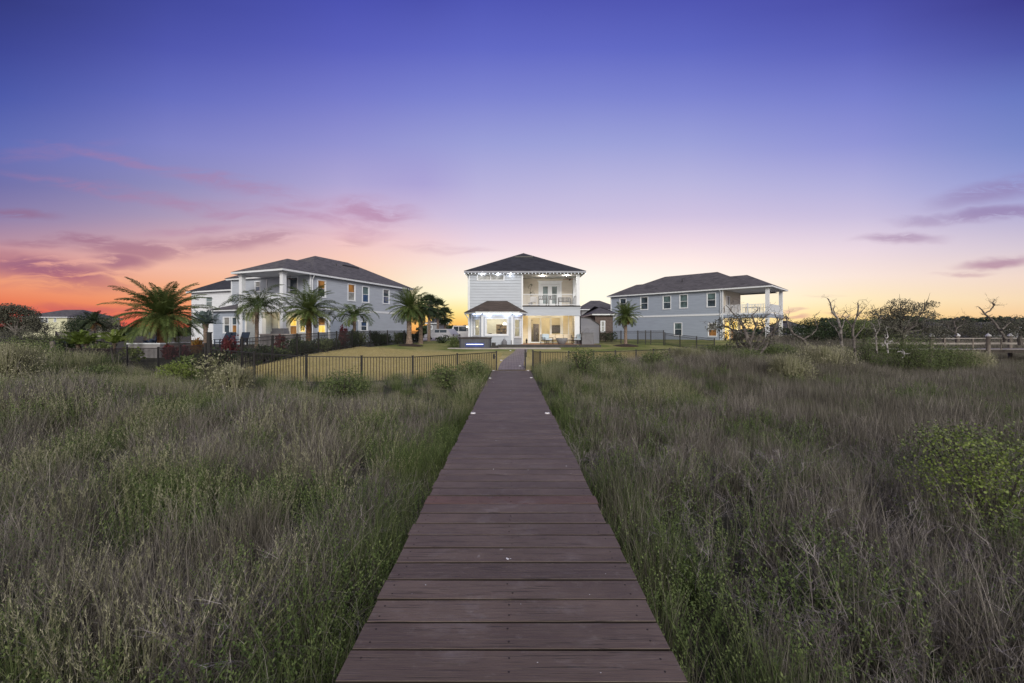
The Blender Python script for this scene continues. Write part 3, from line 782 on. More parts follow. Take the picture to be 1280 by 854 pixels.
for k in range(1):
    m.bar((-2.55, -1.93, 3.505), (.1, -1.93, 3.505), .035, .02); m.bar((-3.62, -.25, 3.505), (-2.68, -1.87, 3.505), .035, .02); m.bar((.22, -1.8, 3.505), (1.0, -.3, 3.505), .035, .02)
m.build('led_strip', M['led_blue'], H)
for (x, y, e) in ((-2.0, -2.02, 4.5), (-.4, -2.02, 4.5), (.80, -1.25, 6), (-3.45, -1.1, 4.5)): point('bay_eave_lamp', (x, y, 3.38), e, (.72, .80, 1), .12, H)
# main roof, soffit, gutters
rx0, rx1, ry0, ry1 = -4.42, 7.02, -.5, 18.5
m = MB(); hip(m, rx0-.03, rx1+.03, ry0-.03, ry1+.03, 7.585, 5.72, 2.72)
m.build('roof', M['shingle_black'], H)
m = MB(); m.box(rx0+.04, rx1-.04, ry0+.04, ry1-.04, 7.425, 7.46); m.build('soffit', M['soffit'], H)
m = MB(); ring(m, rx0, rx1, ry0, ry1, 7.42, 7.575, .035); m.build('gutter', flat('fascia_grey', (.26, .28, .34), .5, .1, 3), H)
m = MB(); m.tube([(-4.35, -.42, 7.45), (-4.1, -.15, 7.05), (-4.07, -.06, 6.9), (-4.07, -.06, 3.9)], .045, 6); m.tube([(-4.4, -.15, 3.6), (-4.15, -.1, 3.25), (-4.05, -.08, 3.1), (-4.05, -.08, .7)], .045, 6); m.build('downspout', M['trim'], H)
m = MB()
for xx in (.35, 1.3, 2.25): pass
m.box(.35, 2.25, 3.75, 3.95, 9.48, 9.73); m.build('roof_vent', M['black'], H)
for xx in (-2.75, -1.25, -.05): downlight(H, xx, -.22, 7.42, 5, (.93, .95, 1))
downlight(H, 3.0, .9, 7.30, 42, (1, .90, .74)); downlight(H, 5.3, .5, 7.30, 45, (1, .93, .82)); 
downlight(H, 2.2, 1.4, 3.72, 75, (1, .76, .42), 'lamp_warm'); downlight(H, 4.9, 1.4, 3.72, 75, (1, .76, .42), 'lamp_warm')
# string of eave lights
sl = thing('eave_string_lights', 'string of small white bulbs along the eave of the middle house', 'string lights', (0, 40.46, 7.30))
m = MB(); pts = []; rng = random.Random(8); bp = []
n = 34
for k in range(n+1):
    x = rx0+.05+(rx1-rx0-.1)*k/n; bp.append(x); pts.append((x, 0, .10)); 
    if k < n: pts.append((x+(rx1-rx0)/n/2, 0, .055))
m.tube(pts, .008, 4); m.build('wire', M['black'], sl)
for x in bp:
    q = MB(); z = rng.uniform(-.01, .01); q.lathe((x, 0, z), [(.006, .095), (.015, .055), (.018, .02), (.001, -.012)], 7); q.build('bulb', M['bulb'], sl)
# balcony things
fan = thing('ceiling_fan', 'dark red-brown ceiling fan under the right end of the balcony ceiling', 'ceiling fan', (5.72, 41.9, 6.95))
m = MB(); m.lathe((0, 0, 0), [(.02, .34), (.02, .1), (.12, .08), (.13, -.02), (.06, -.08)], 12); m.build('motor', M['black'], fan)
for k in range(5):
    a = k*2*math.pi/5+.3; c, s_ = math.cos(a), math.sin(a); q = MB()
    q.box(.12, .72, -.07, .07, -.008, .008, 0, Matrix.Rotation(a, 4, 'Z') @ Matrix.Rotation(R(9), 4, 'X')); q.build('blade', M['brown_wood'], fan)
pt = thing('balcony_plant', 'thin dark branching plant in a pot at the left end of the balcony', 'plant', (1.9, 42.2, 4.37))
m = MB(); m.lathe((0, 0, 0), [(.16, 0), (.22, .35), (.2, .36)], 14); m.build('pot', M['cap_white'], pt)
m = MB(); rng = random.Random(4)
m.tube([(0, 0, .3), (.04, 0, .9), (-.05, 0, 1.5), (.12, 0, 2.1)], [.03, .025, .02, .01]); m.tube([(-.03, 0, 1.2), (.2, .05, 1.5), (.4, 0, 1.25)], [.02, .015, .01]); m.build('stem', M['bark_dark'], pt)
m = MB()
for k in range(60):
    t_ = rng.random(); c = Vector((rng.gauss(.1, .16), rng.gauss(0, .12), 1.0+t_*1.2)); d = Vector((rng.gauss(0, 1), rng.gauss(0, 1), rng.gauss(0, .7))).normalized()*.11; e = d.cross(Vector((0, 0, 1))).normalized()*.03
    m.quad(c-d, c+e, c+d, c-e, rng.random())
m.build('leaves', M['shrub_dark'], pt, rnd=True)
def wchair(name, lab, cat, x, y, z, w, d, matf, matc, back=.9, sh=.42, group=None, rz=0, slats=5, cushions=True, arms=True):
    t_ = thing(name, lab, cat, (x, y, z), rz, group)
    for sx_ in (-1, 1):
        for sy in (-1, 1):
            q = MB(); q.box(sx_*w/2-.025, sx_*w/2+.025, sy*d/2-.025, sy*d/2+.025, 0, (sh+.22 if arms and sy < 0 else (back if sy > 0 else sh))); q.build('leg', M[matf], t_)
    q = MB(); q.box(-w/2+.025, w/2-.025, -d/2+.025, d/2-.025, sh-.06, sh); q.build('seat', M[matf], t_)
    q = MB()
    q.box(-w/2+.025, w/2-.025, d/2-.02, d/2+.02, back-.06, back)
    for k in range(slats): xx = -w/2+w*(k+1)/(slats+1); q.box(xx-.032, xx+.032, d/2-.012, d/2+.012, sh, back-.06)
    q.build('backrest', M[matf], t_)
    if arms:
        for sx_ in (-1, 1): q = MB(); q.box(sx_*w/2-.04, sx_*w/2+.04, -d/2-.03, d/2-.03, sh+.22, sh+.255); q.build('armrest', M[matf], t_)
    if cushions:
        def pad_(a, b_, c, d2, e, f, nm):
            q = MB(); r_ = .035
            q.tube([(a, (c+d2)/2, (e+f)/2), (b_, (c+d2)/2, (e+f)/2)], .001, 4); q = MB()
            n0 = 8
            import math as mm
            ring_ = []
            hx, hz = (d2-c)/2, (f-e)/2
            sec = [(hx-r_, hz), (hx, hz-r_), (hx, -hz+r_), (hx-r_, -hz), (-hx+r_, -hz), (-hx, -hz+r_), (-hx, hz-r_), (-hx+r_, hz)]
            cols = [(a, .86), (a+r_, 1), (b_-r_, 1), (b_, .86)]
            base = len(q.v)
            for xx, s3 in cols:
                for (u, v_) in sec: q.v.append((xx, (c+d2)/2+u*s3, (e+f)/2+v_*s3))
            for i in range(3):
                for j in range(8): q.f.append((base+i*8+j, base+i*8+(j+1) % 8, base+(i+1)*8+(j+1) % 8, base+(i+1)*8+j)); q.r.append(0)
            q.f.append(tuple(base+j for j in range(8))[::-1]); q.f.append(tuple(base+24+j for j in range(8))); q.r += [0, 0]
            return q.build(nm, M[matc], t_, smooth=False)
        nC = max(1, round(w/.8)); cw = (w-.1)/nC
        for k in range(nC):
            a = -w/2+.05+k*cw
            pad_(a+.01, a+cw-.01, -d/2+.03, d/2-.06, sh, sh+.15, 'seat_cushion'); pad_(a+.02, a+cw-.02, d/2-.2, d/2-.03, sh+.15, back+.06, 'back_cushion')
    return t_
wchair('bar_stool', 'black bar chair behind the balcony railing, left one in front of the doors', 'chair', 3.05, 42.0, 4.37, .7, .6, 'black', 'black', 1.05, .7, 'black chairs on the balcony', cushions=False, slats=3)
wchair('bar_stool', 'black bar chair behind the balcony railing, right one in front of the doors', 'chair', 4.0, 42.0, 4.37, .7, .6, 'black', 'black', 1.05, .7, 'black chairs on the balcony', cushions=False, slats=3)
wchair('slatted_bench', 'dark slatted bench on the balcony right of the doors', 'bench', 5.15, 41.75, 4.37, 1.15, .6, 'black', 'black', .85, .45, cushions=False, slats=10)
wchair('white_chair', 'white chair on the balcony beside the potted plant', 'chair', 2.15, 41.7, 4.37, .55, .55, 'cap_white', 'cap_white', .9, .45, cushions=False)
# terrace furniture
wchair('armchair', 'black framed armchair with pale blue cushions, left of the fire bowl', 'armchair', 3.35, 40.6, .715, .85, .8, 'black', 'cushion', .9, .38, 'armchairs with pale blue cushions', rz=R(24))
wchair('armchair', 'black framed armchair with pale blue cushions, right of the fire bowl', 'armchair', 6.35, 40.4, .715, .85, .8, 'black', 'cushion', .9, .38, 'armchairs with pale blue cushions', rz=R(-38))
wchair('sofa', 'long cream and pale cushioned sofa behind the fire bowl', 'sofa', 4.75, 42.4, .715, 2.5, .85, 'black', 'cushion_cream', .85, .38)
fb = thing('fire_bowl', 'round grey fire bowl in front of the sofa on the terrace', 'fire bowl', (4.72, 40.3, .715))
m = MB(); m.lathe((0, 0, 0), [(.28, 0), (.34, .05), (.52, .35), (.55, .55), (.50, .56), (.42, .5), (.001, .48)], 24); m.build('bowl', M['fire_bowl'], fb, smooth=True)
m = MB(); rng = random.Random(2)
for k in range(30): a = rng.random()*6.28; r_ = rng.random()*.36; m.lathe((math.cos(a)*r_, math.sin(a)*r_, .48), [(.03, 0), (.045, .03), (.001, .06)], 6)
m.build('lava_rock', M['curb'], fb)
cv = thing('covered_grill', 'peaked grey cloth cover over a grill at the right end of the terrace', 'grill cover', (7.05, 40.1, .5))
m = MB(); m.poly([(-.62, -.45, 1.28), (.62, -.45, 1.28), (.0, 0, 1.72)]); m.poly([(.62, -.45, 1.28), (.62, .45, 1.28), (0, 0, 1.72)]); m.poly([(.62, .45, 1.28), (-.62, .45, 1.28), (0, 0, 1.72)]); m.poly([(-.62, .45, 1.28), (-.62, -.45, 1.28), (0, 0, 1.72)]); m.poly([(-.62, .45, 1.28), (.62, .45, 1.28), (.62, -.45, 1.28), (-.62, -.45, 1.28)])
m.build('cover_top', M['grey_cover'], cv)
m = MB(); n0 = 28; rng = random.Random(6); ring0 = []
for k in range(n0):
    a = 2*math.pi*k/n0; x = max(-.52, min(.52, .8*math.cos(a))); y = max(-.38, min(.38, .7*math.sin(a))); f = 1+.05*math.sin(k*2.3)
    m.v.append((x, y, 1.275)); m.v.append((x*f*1.04, y*f*1.04, .22))
for k in range(n0): a, b_ = 2*k, 2*((k+1) % n0); m.f.append((a, a+1, b_+1, b_)); m.r.append(0)
m.build('cover_skirt', M['grey_cover'], cv)
for x_ in (-.4, .4):
    q = MB(); q.box(x_-.03, x_+.03, -.03, .03, .21, .5); q.build('leg', M['black'], cv)
sh = thing('garden_shed', 'tall grey shed with a sloping top right of the middle house', 'shed', (8.0, 43.2, .5))
m = MB(); a = Wall((-1.05, 0), (.80, 0), .0, 2.0); a.make(m, .25); Wall((.80, 0), (.80, 3), 0, 2.0).make(m, .25); Wall((-1.05, 3), (-1.05, 0), 0, 2.0).make(m, .25)
m.poly([(-1.05, .02, 2.0), (.80, .02, 2.0), (.80, .02, 2.1), (-.15, .02, 2.75), (-1.05, .02, 2.85)]); m.poly([(-1.05, 2.98, 2.0), (-1.05, 2.98, 2.85), (-.15, 2.98, 2.75), (.8, 2.98, 2.1), (.8, 2.98, 2.0)])
m.build('walls', M['shed_grey'], sh)
m = MB(); m.quad((-1.1, -.1, 2.87), (-.15, -.1, 2.79), (-.15, 3.1, 2.79), (-1.1, 3.1, 2.87)); m.quad((-.15, -.1, 2.79), (.88, -.1, 2.10), (.88, 3.1, 2.10), (-.15, 3.1, 2.79)); m.quad((-1.1, 3.1, 2.83), (-.15, 3.1, 2.74), (-.15, -.1, 2.74), (-1.1, -.1, 2.83)); m.quad((-.15, 3.1, 2.74), (.88, 3.1, 2.05), (.88, -.1, 2.05), (-.15, -.1, 2.74)); m.quad((-1.1, -.1, 2.83), (-.15, -.1, 2.74), (-.15, -.1, 2.79), (-1.1, -.1, 2.87)); m.quad((-.15, -.1, 2.74), (.88, -.1, 2.05), (.88, -.1, 2.10), (-.15, -.1, 2.79))
m.build('roof', M['shingle_grey'], sh)
# spa
sp = thing('hot_tub', 'dark hot tub with a glowing blue light bar beside the bay', 'hot tub', (-3.1, 37.55, .47))
m = MB(); x0, x1, y0, y1, h, c = -1.33, 1.33, -.75, .95, .84, .12
ring_ = [(x0+c, y0), (x1-c, y0), (x1, y0+c), (x1, y1-c), (x1-c, y1), (x0+c, y1), (x0, y1-c), (x0, y0+c)]
for z0, z1 in ((.0, h),):
    for i in range(8):
        a, b_ = ring_[i], ring_[(i+1) % 8]; m.quad((*a, z0), (*b_, z0), (*b_, z1), (*a, z1))
m.poly([(*p, h) for p in ring_]); m.build('cabinet', M['spa_side'], sp)
m = MB()
for i in range(13): xx = x0+.16+i*.195; m.box(xx, xx+.012, y0-.012, y0+.002, .04, h-.08)
for i in range(7): yy = y0+.2+i*.2; m.box(x1-.002, x1+.012, yy, yy+.012, .04, h-.08)
m.build('panel_ribs', M['black'], sp)
m = MB(); s2 = 1.06
r2 = [(p[0]*s2, p[1]*s2) for p in ring_]
for i in range(8): a, b_ = r2[i], r2[(i+1) % 8]; m.quad((*a, h-.05), (*b_, h-.05), (*b_, h+.09), (*a, h+.09))
m.poly([(*p, h-.05) for p in r2][::-1])
half = [(p[0]*s2, p[1]*s2) for p in ring_]
for i in range(8):
    a, b_ = half[i], half[(i+1) % 8]; m.tri((*a, h+.09), (*b_, h+.09), (0, .1, h+.15))
m.build('cover', M['spa_cover'], sp)
m = MB(); m.box(-.72, .72, y0-.03, y0-.013, .30, .345); m.build('light_bar', M['led_spa'], sp)
m = MB(); m.box(-.80, .80, y0-.02, y0-.010, .10, .45); m.build('light_panel', flat('spa_blue_panel', (.03, .05, .2), .35, .1, 3), sp)
point('spa_glow', (-3.1, 36.5, .80), 1.5, (.35, .45, 1), .2)
stp = thing('spa_steps', 'black two-step spa stairs at the right end of the hot tub', 'steps', (-1.38, 37.6, .47))
q = MB(); q.box(-.3, .3, -.5, .5, .0, .22); q.build('step', M['black'], stp); q = MB(); q.box(-.3, .02, -.5, .5, .22, .46); q.build('step', M['black'], stp)
ln = thing('lantern', 'round-topped grey lantern on the slab below the bay window', 'lantern', (-.62, 38.9, .49))
m = MB(); m.lathe((0, 0, 0), [(.2, 0), (.24, .1), (.24, .5), (.12, .66), (.04, .7)], 14); m.build('body', M['grey_cover'], ln, smooth=True); m = MB(); m.tube([(-.1, 0, .66), (0, 0, .86), (.1, 0, .66)], .015); m.build('handle', M['black'], ln)
ln = thing('garden_tap', 'thin black garden tap post at the corner of the bay', 'tap', (.02, 39.0, .49))
m = MB(); m.tube([(0, 0, 0), (0, 0, .62)], .025); m.build('post', M['black'], ln); m = MB(); m.tube([(0, 0, .6), (0, -.12, .6), (0, -.12, .5)], .02); m.build('spout', M['black'], ln)
q = thing('wall_lantern', 'small glowing lamp on the left corner of the middle house', 'wall lamp', (-4.15, 40.9, 2.35))
m = MB(); m.box(-.05, .05, -.02, .1, -.12, .12); m.build('bracket', M['black'], q); m = MB(); m.lathe((-.02, -.09, -.06), [(.05, 0), (.06, .08), (.02, .14)], 8); m.build('bulb', M['lamp_warm'], q)
ub = thing('speaker_stake', 'small black garden ornament beside the cream porch wall', 'ornament', (1.55, 43.3, .715))
m = MB(); m.lathe((0, 0, 0), [(.09, 0), (.06, .15), (.11, .32), (.02, .5)], 10); m.build('body', M['black'], ub)

# ================================================================= left house
KL = Frame(-20.6, 38.9, .925, -.38)     # local y runs back along the side wall, local -x runs left
L = thing('house', 'large light grey house on the left with white corner balcony and warm lit porch', 'house', (-20.6, 38.9, .6), KL.rz)
OFF[L.name] = .6
def pxwin(w, fr, H_, plane, c, x0, x1, y0, y1, *a, flip=False, **k):
    f = fr.hx if plane == 'x' else fr.hy
    xm, ym = (x0+x1)/2, (y0+y1)/2
    s0, _ = f(c, x0, ym); s1, _ = f(c, x1, ym); _, zt = f(c, xm, y0); _, zb = f(c, xm, y1)
    # position along the wall
    if plane == 'x': u0, u1 = abs(s0-w.p0.y), abs(s1-w.p0.y)
    else: u0, u1 = abs(s0-w.p0.x), abs(s1-w.p0.x)
    u0, u1 = sorted((u0, u1))
    return window(w, H_, u0+.09, u1-.09, zb+.09, zt-.09, *a, **k)
ws = Wall((-.4, 3.5), (-.4, 19.6), .5, 7.45)
for a, tp, bt in (((396.4, 407.5, 350, 372), 'lit_amber', 'glass_dark'), ((434.4, 444.3, 355, 376.4), 'lit_amber', 'glass_blind'), ((452.5, 461.6, 358, 378.5), 'glass_teal', 'glass_blue'),
                  ((478.4, 486.9, 361.6, 380), 'glass_dark', 'glass_blue'), ((397, 407.9, 396.6, 416.6), 'lit_amber', 'lit_yellow'), ((450.5, 459.5, 401.5, 414), 'glass_blue', 'glass_dark')):
    pxwin(ws, KL, L, 'x', -.4, *a, tp, bt)
wr = Wall((-11.7, 3.5), (-.42, 3.5), .5, 7.45)
pxwin(wr, KL, L, 'y', 3.5, 318.5, 326, 351.5, 365, 'glass_blind', 'glass_blue')
pxwin(wr, KL, L, 'y', 3.5, 361, 373, 346, 378, 'glass_dark', 'glass_dark', mid=True, sill=False)
pxwin(wr, KL, L, 'y', 3.5, 319.5, 327, 391, 415, 'lit_yellow', 'lit_yellow', sill=False)
pxwin(wr, KL, L, 'y', 3.5, 328, 336, 391, 415, 'lit_yellow', 'lit_amber', sill=False)
pxwin(wr, KL, L, 'y', 3.5, 348.5, 353.5, 391, 414, 'lit_yellow', 'lit_yellow', sill=False)
pxwin(wr, KL, L, 'y', 3.5, 361.5, 372, 396, 419, 'lit_yellow', 'lit_amber', sill=False)
pxwin(wr, KL, L, 'y', 3.5, 374, 382.5, 396, 416, 'lit_yellow', 'lit_yellow', sill=False)
m = MB(); ws.make(m, .2); wr.make(m, .2); Wall((-11.7, 19.6), (-11.7, 3.5), .5, 7.45).make(m, .2); Wall((-.4, 19.6), (-11.7, 19.6), .5, 7.45).make(m, .2)
m.build('wall', M['siding'], L)
trims(L, 'trim', (-.44, -.34, 3.42, 3.56, .5, 7.45), (-.44, -.34, 19.5, 19.66, .5, 7.45), (-11.78, -11.66, 3.42, 3.56, .5, 7.45), (-6.42, -6.3, 3.42, 3.5, 4.3, 7.3)); trims(L, 'trim', (-.37, -.345, 3.56, 19.5, 4.12, 4.36), name='belt_board')
# rear porch and balcony
m = MB(); m.box(-6.4, -.4, .4, 3.46, 4.12, 4.36); m.build('balcony_floor', M['trim'], L)
m = MB(); m.box(-6.4, -.4, .38, .56, 3.72, 4.16); m.box(-.58, -.4, .56, 3.4, 3.72, 4.16); m.box(-6.4, -6.22, .56, 3.4, 3.72, 4.16); m.build('beam', M['trim'], L)
for (x, y) in ((-.7, .65), (-6.15, .65), (-3.4, .65)):
    if x != -3.4:
        q = MB(); q.box(x-.2, x+.2, y-.2, y+.2, 4.36, 7.42); q.box(x-.25, x+.25, y-.25, y+.25, 4.36, 4.56); q.box(x-.25, x+.25, y-.25, y+.25, 7.2, 7.42); q.build('column', M['trim'], L)
    q = MB(); q.box(x-.2, x+.2, y-.2, y+.2, .6, 3.72); q.build('column', M['trim'], L)
railing(L, [(-5.95, .6), (-.9, .6)], 4.36, 5.45, M['trim'], .16, .07); railing(L, [(-.62, .85), (-.62, 3.4)], 4.36, 5.45, M['trim'], .16, .07)
q = MB(); q.box(-3.45, -3.3, .53, .68, 4.36, 5.55); q.build('railing_post', M['trim'], L)
m = MB(); m.box(-6.7, 0, 0, 3.3, 7.46, 7.5); m.box(-12.2, -.02, 3.32, 20, 7.46, 7.5); m.build('soffit', M['soffit'], L)
m = MB(); m.box(-6.78, .04, -.04, .0, 7.42, 7.60); m.box(.0, .04, 0, 20.0, 7.42, 7.60); m.box(-6.78, -6.74, 0, 3.2, 7.42, 7.60); m.box(-12.3, -6.8, 3.2, 3.24, 7.42, 7.60); m.box(-12.3, -12.26, 3.24, 20, 7.42, 7.6)
m.tube([(-.02, 3.6, 7.4), (-.3, 3.66, 7.0), (-.3, 3.66, .8)], .05); m.build('gutter', M['trim'], L)
m = MB(); hip(m, -12.45, .07, 3.1, 20.1, 7.62, 6.5, 3.08, e0=6.4, e1=5.4); hip(m, -6.8, .055, -.07, 9, 7.60, 3.4, 1.62, e0=3.45, e1=.2)
m.build('roof', M['shingle_grey'], L)
m = MB(); m.box(-4.9, -4.3, 12.0, 14.6, 9.70, 9.94, 0, None); m.tube([(-3.8, 10.3, 9.0), (-3.8, 10.3, 9.75)], .05); m.build('roof_vent', M['black'], L)
# one storey wing at the rear left
m = MB(); w1 = Wall((-10.3, .6), (-5.6, .6), .5, 3.9)
pxwin(w1, KL, L, 'y', .6, 279, 288, 396, 416.5, 'glass_blind', 'glass_dark'); pxwin(w1, KL, L, 'y', .6, 289, 297, 396, 416.5, 'glass_dark', 'lit_amber')
w1.make(m, .2); Wall((-5.6, .6), (-5.6, 3.4), .5, 3.9).make(m, .2); Wall((-10.3, 3.4), (-10.3, .6), .5, 3.9).make(m, .2)
m.build('wing_wall', M['siding_blue'], L)
m = MB(); m.box(-10.36, -10.26, .54, .64, .5, 3.9); m.box(-5.66, -5.54, .54, .64, .5, 3.9); m.box(-10.7, -5.25, .2, 3.35, 3.9, 4.03); m.build('wing_trim', M['trim'], L)
m = MB(); m.poly([(-10.75, .15, 4.04), (-5.2, .15, 4.04), (-6.5, 3.45, 5.0), (-9.4, 3.45, 5.0)]); m.tri((-10.75, .15, 4.04), (-9.4, 3.45, 5.0), (-10.75, 3.45, 4.04)); m.tri((-5.2, .15, 4.04), (-5.2, 3.45, 4.04), (-6.5, 3.45, 5.0)); m.poly([(-10.75, .15, 4.035), (-10.75, 3.45, 4.035), (-5.2, 3.45, 4.035), (-5.2, .15, 4.035)])
m.build('wing_roof', M['shingle_grey'], L)
point('porch_lamp', (-2.2, 2.2, 3.4), 45, (1, .74, .36), .12, L); point('porch_lamp', (-4.8, 2.2, 3.4), 40, (1, .74, .36), .12, L)
f2 = copy_tree(fan); f2.location = (-21.4, 41.8, 7.0); f2['label'] = 'dark ceiling fan under the corner balcony roof of the left house'; f2['group'] = 'ceiling fans'; fan['group'] = 'ceiling fans'
# outdoor kitchen, planters, loungers of the left garden
def wx(fr, x, y): return (fr.o[0]+x*fr.x[0]+y*fr.y[0], fr.o[1]+x*fr.x[1]+y*fr.y[1])
kx, ky = X(350, 36.5), 36.5
kt = thing('outdoor_counter', 'pale stone outdoor kitchen counter with a covered grill before the left porch', 'counter', (kx, ky, .65), KL.rz)
m = MB(); m.box(-1.9, 1.9, -.4, .4, 0, .95); m.build('base', M['planter'], kt); m = MB(); m.box(-1.98, 1.98, -.47, .47, .95, 1.03); m.build('counter_top', M['concrete'], kt)
m = MB(); m.tube([(-.6, -.1, 1.25), (-.6, -.1, 1.25)], .01); m = MB(); m.lathe((0, 0, 0), [(.001, 0)], 3)
m = MB(); m.box(-.75, .75, -.3, .3, 1.03, 1.25); m.box(-.7, .7, -.2, .28, 1.25, 1.5); m.build('grill_cover', M['grey_cover'], kt)
gb = thing('garden_screen', 'blank blue-grey screen with white posts against the side of the left house', 'screen', (-16.9, 44.6, .65), math.atan2(.925, .38))
m = MB(); m.box(-2.4, 1.6, 0, .08, 0, 2.35); m.build('panel', M['siding_blue'], gb)
for xx in (-2.48, 1.62): q = MB(); q.box(xx, xx+.12, -.04, .12, 0, 2.5); q.build('post', M['trim'], gb)
pw = thing('planter_wall', 'low pale stone garden wall behind the left fence, under the big palm', 'garden wall', (X(180, 27), 27, .1), R(-6))
m = MB(); m.box(-1.1, 1.1, 0, .3, 0, .95); m.build('wall', M['planter'], pw); m = MB(); m.box(-1.16, 1.16, -.06, .36, .95, 1.03); m.build('coping', M['trim'], pw)
pw = thing('planter_wall', 'low pale stone garden wall right of the big left palm trunk', 'garden wall', (X(222, 30), 30, .1), R(-6))
m = MB(); m.box(-1.5, 1.6, 0, .3, 0, .95); m.build('wall', M['planter'], pw); m = MB(); m.box(-1.56, 1.66, -.06, .36, .95, 1.02); m.build('coping', M['trim'], pw)
def lounger(x, y, rz, lab):
    t_ = thing('garden_chair', lab, 'chair', (x, y, .6), rz, 'navy chairs in the left garden')
    Mx = Matrix.Translation((0, .3, .38)) @ Matrix.Rotation(R(62), 4, 'X')
    q = MB(); q.box(-.33, .33, 0, .95, -.03, .03, 0, Mx); q.build('backrest', M['navy'], t_)
    q = MB(); q.box(-.33, .33, -.35, .3, .34, .40); q.build('seat', M['navy'], t_)
    for sx_ in (-.3, .3):
        for sy in (-.3, .35): q = MB(); q.box(sx_-.03, sx_+.03, sy-.03, sy+.03, 0, .35 if sy > 0 else .62); q.build('leg', M['navy'], t_)
        q = MB(); q.box(sx_-.06, sx_+.06, -.4, .4, .6, .64); q.build('armrest', M['navy'], t_)
lounger(X(187, 31), 31, R(35), 'navy adirondack chair under the big left palm, left of the pair'); lounger(X(197, 31.4), 31.4, R(20), 'navy adirondack chair close behind the big left palm trunk')
lounger(X(276, 36), 36, R(-20), 'navy adirondack chair below the left wing windows, left one'); lounger(X(286, 36), 36, R(15), 'navy adirondack chair below the left wing windows, middle one'); lounger(X(302, 37), 37, R(5), 'navy adirondack chair at the right corner of the left wing')

# ================================================================= far left dark-roofed house
FB = Frame(-46.0, 61, .925, -.38)
fh = thing('house', 'white house with a black hip roof behind the left palms', 'house', (-46, 61, .7), FB.rz); OFF[fh.name] = .7
m = MB(); w = Wall((.5, .5), (17, .5), .7, 7.45)
pxwin(w, FB, fh, 'y', .5, 257, 266, 370.6, 384, 'glass_teal', 'glass_teal'); w.make(m, .3); Wall((17, .5), (17, 12), .7, 7.45).make(m, .3); Wall((.5, 12), (.5, .5), .7, 7.45).make(m, .3)
m.build('wall', M['trim'], fh)
m = MB(); hip(m, 0, 18, 0, 13, 7.6, 5, 3.6, long='x', e0=6.0); m.build('roof', M['shingle_black'], fh)
m = MB(); ring(m, .02, 17.98, .02, 12.98, 7.4, 7.59, .05); m.box(.1, 17.9, .1, 12.9, 7.45, 7.5); m.build('gutter', M['trim'], fh)

# ================================================================= right house
KR = Frame(32, 53, .69, .72)
RH = thing('house', 'long blue-grey house on the right with a white railed balcony at its right end', 'house', (32, 53, .6), KR.rz)
OFF[RH.name] = .6
y0p = KR.hx(.4, 903.5, 400)[0]; yend = KR.hx(.4, 763.5, 400)[0]
wsr = Wall((.4, yend), (.4, y0p), .5, 7.5)
def rw(*a): 
    return pxwin(wsr, KR, RH, 'x', .4, *a)
for a, tp, bt in (((774, 782.7, 373, 387), 'glass_dark', 'glass_dark'), ((800, 810, 371, 387.4), 'glass_dark', 'glass_dark'), ((828, 838.7, 369.8, 386.6), 'glass_teal', 'glass_dark'), ((848.9, 859.8, 368, 385.4), 'glass_teal', 'glass_teal'),
                  ((883, 895, 366, 384), 'glass_teal', 'glass_dark'), ((842, 852.7, 403.3, 420), 'glass_teal', 'glass_dark'), ((884.6, 896.4, 403.7, 420.7), 'glass_blind', 'lit_amber')):
    rw(*a, tp, bt)
m = MB(); wsr.make(m, .24); Wall((7.9, y0p), (7.9, yend), .5, 7.5).make(m, .24); Wall((7.9, yend), (.4, yend), .5, 7.5).make(m, .24)
m.build('wall', M['siding_blue'], RH)
m = MB(); w2 = Wall((.42, y0p+.0), (7.9, y0p+.0), 4.36, 7.5); w3 = Wall((.42, y0p), (7.9, y0p), .5, 4.3)
w3.open.append((.5, 1.6, .8, 3.5)); window(w3, RH, .6, 2.6, .9, 3.4, 'lit_yellow', 'lit_yellow', grid=1); window(w3, RH, 3.2, 6.2, .8, 3.4, 'lit_yellow', 'lit_amber', grid=2, mid=True)
w3.open.remove((.5, 1.6, .8, 3.5)); window(w2, RH, 1.2, 2.6, 4.45, 6.7, 'glass_dark', 'glass_dark', grid=1)
w2.make(m, .24); w3.make(m, .24); m.build('porch_wall', M['siding_porch'], RH)
trims(RH, 'trim', (.33, .45, y0p-.05, y0p+.08, .5, 7.5), (.33, .45, yend-.1, yend+.06, .5, 7.5)); trims(RH, 'trim', (.335, .355, y0p+.1, yend-.1, 4.12, 4.36), name='belt_board')
m = MB(); m.box(.4, 7.9, .4, y0p-.06, 4.14, 4.36); m.build('balcony_floor', M['trim'], RH)
m = MB(); m.box(.38, .56, .6, y0p-.06, 3.7, 4.18); m.box(.38, 7.9, .38, .58, 3.7, 4.18); m.build('beam', M['siding_blue'], RH)
for (x, y) in ((.65, .65), (7.6, .65)):
    q = MB(); q.box(x-.2, x+.2, y-.2, y+.2, 4.36, 7.45); q.box(x-.25, x+.25, y-.25, y+.25, 4.36, 4.56); q.build('column', M['trim'], RH)
    q = MB(); q.box(x-.2, x+.2, y-.2, y+.2, .6, 3.7); q.build('column', M['trim'], RH)
q = MB(); q.box(.46, .64, y0p*.48, y0p*.48+.18, 4.36, 5.6); q.build('railing_post', M['trim'], RH)
railing(RH, [(.55, .9), (.55, y0p-.1)], 4.36, 5.45, M['trim'], .17, .06); railing(RH, [(.9, .55), (7.4, .55)], 4.36, 5.45, M['trim'], .17, .06)
m = MB(); m.box(0.05, 8.45, 0.05, yend+.5, 7.5, 7.54); m.build('soffit', M['soffit'], RH)
m = MB(); m.box(-.04, 0, 0, yend+.55, 7.46, 7.64); m.box(-.04, 8.5, -.04, 0, 7.46, 7.64); m.box(8.46, 8.5, 0, 8, 7.46, 7.64)
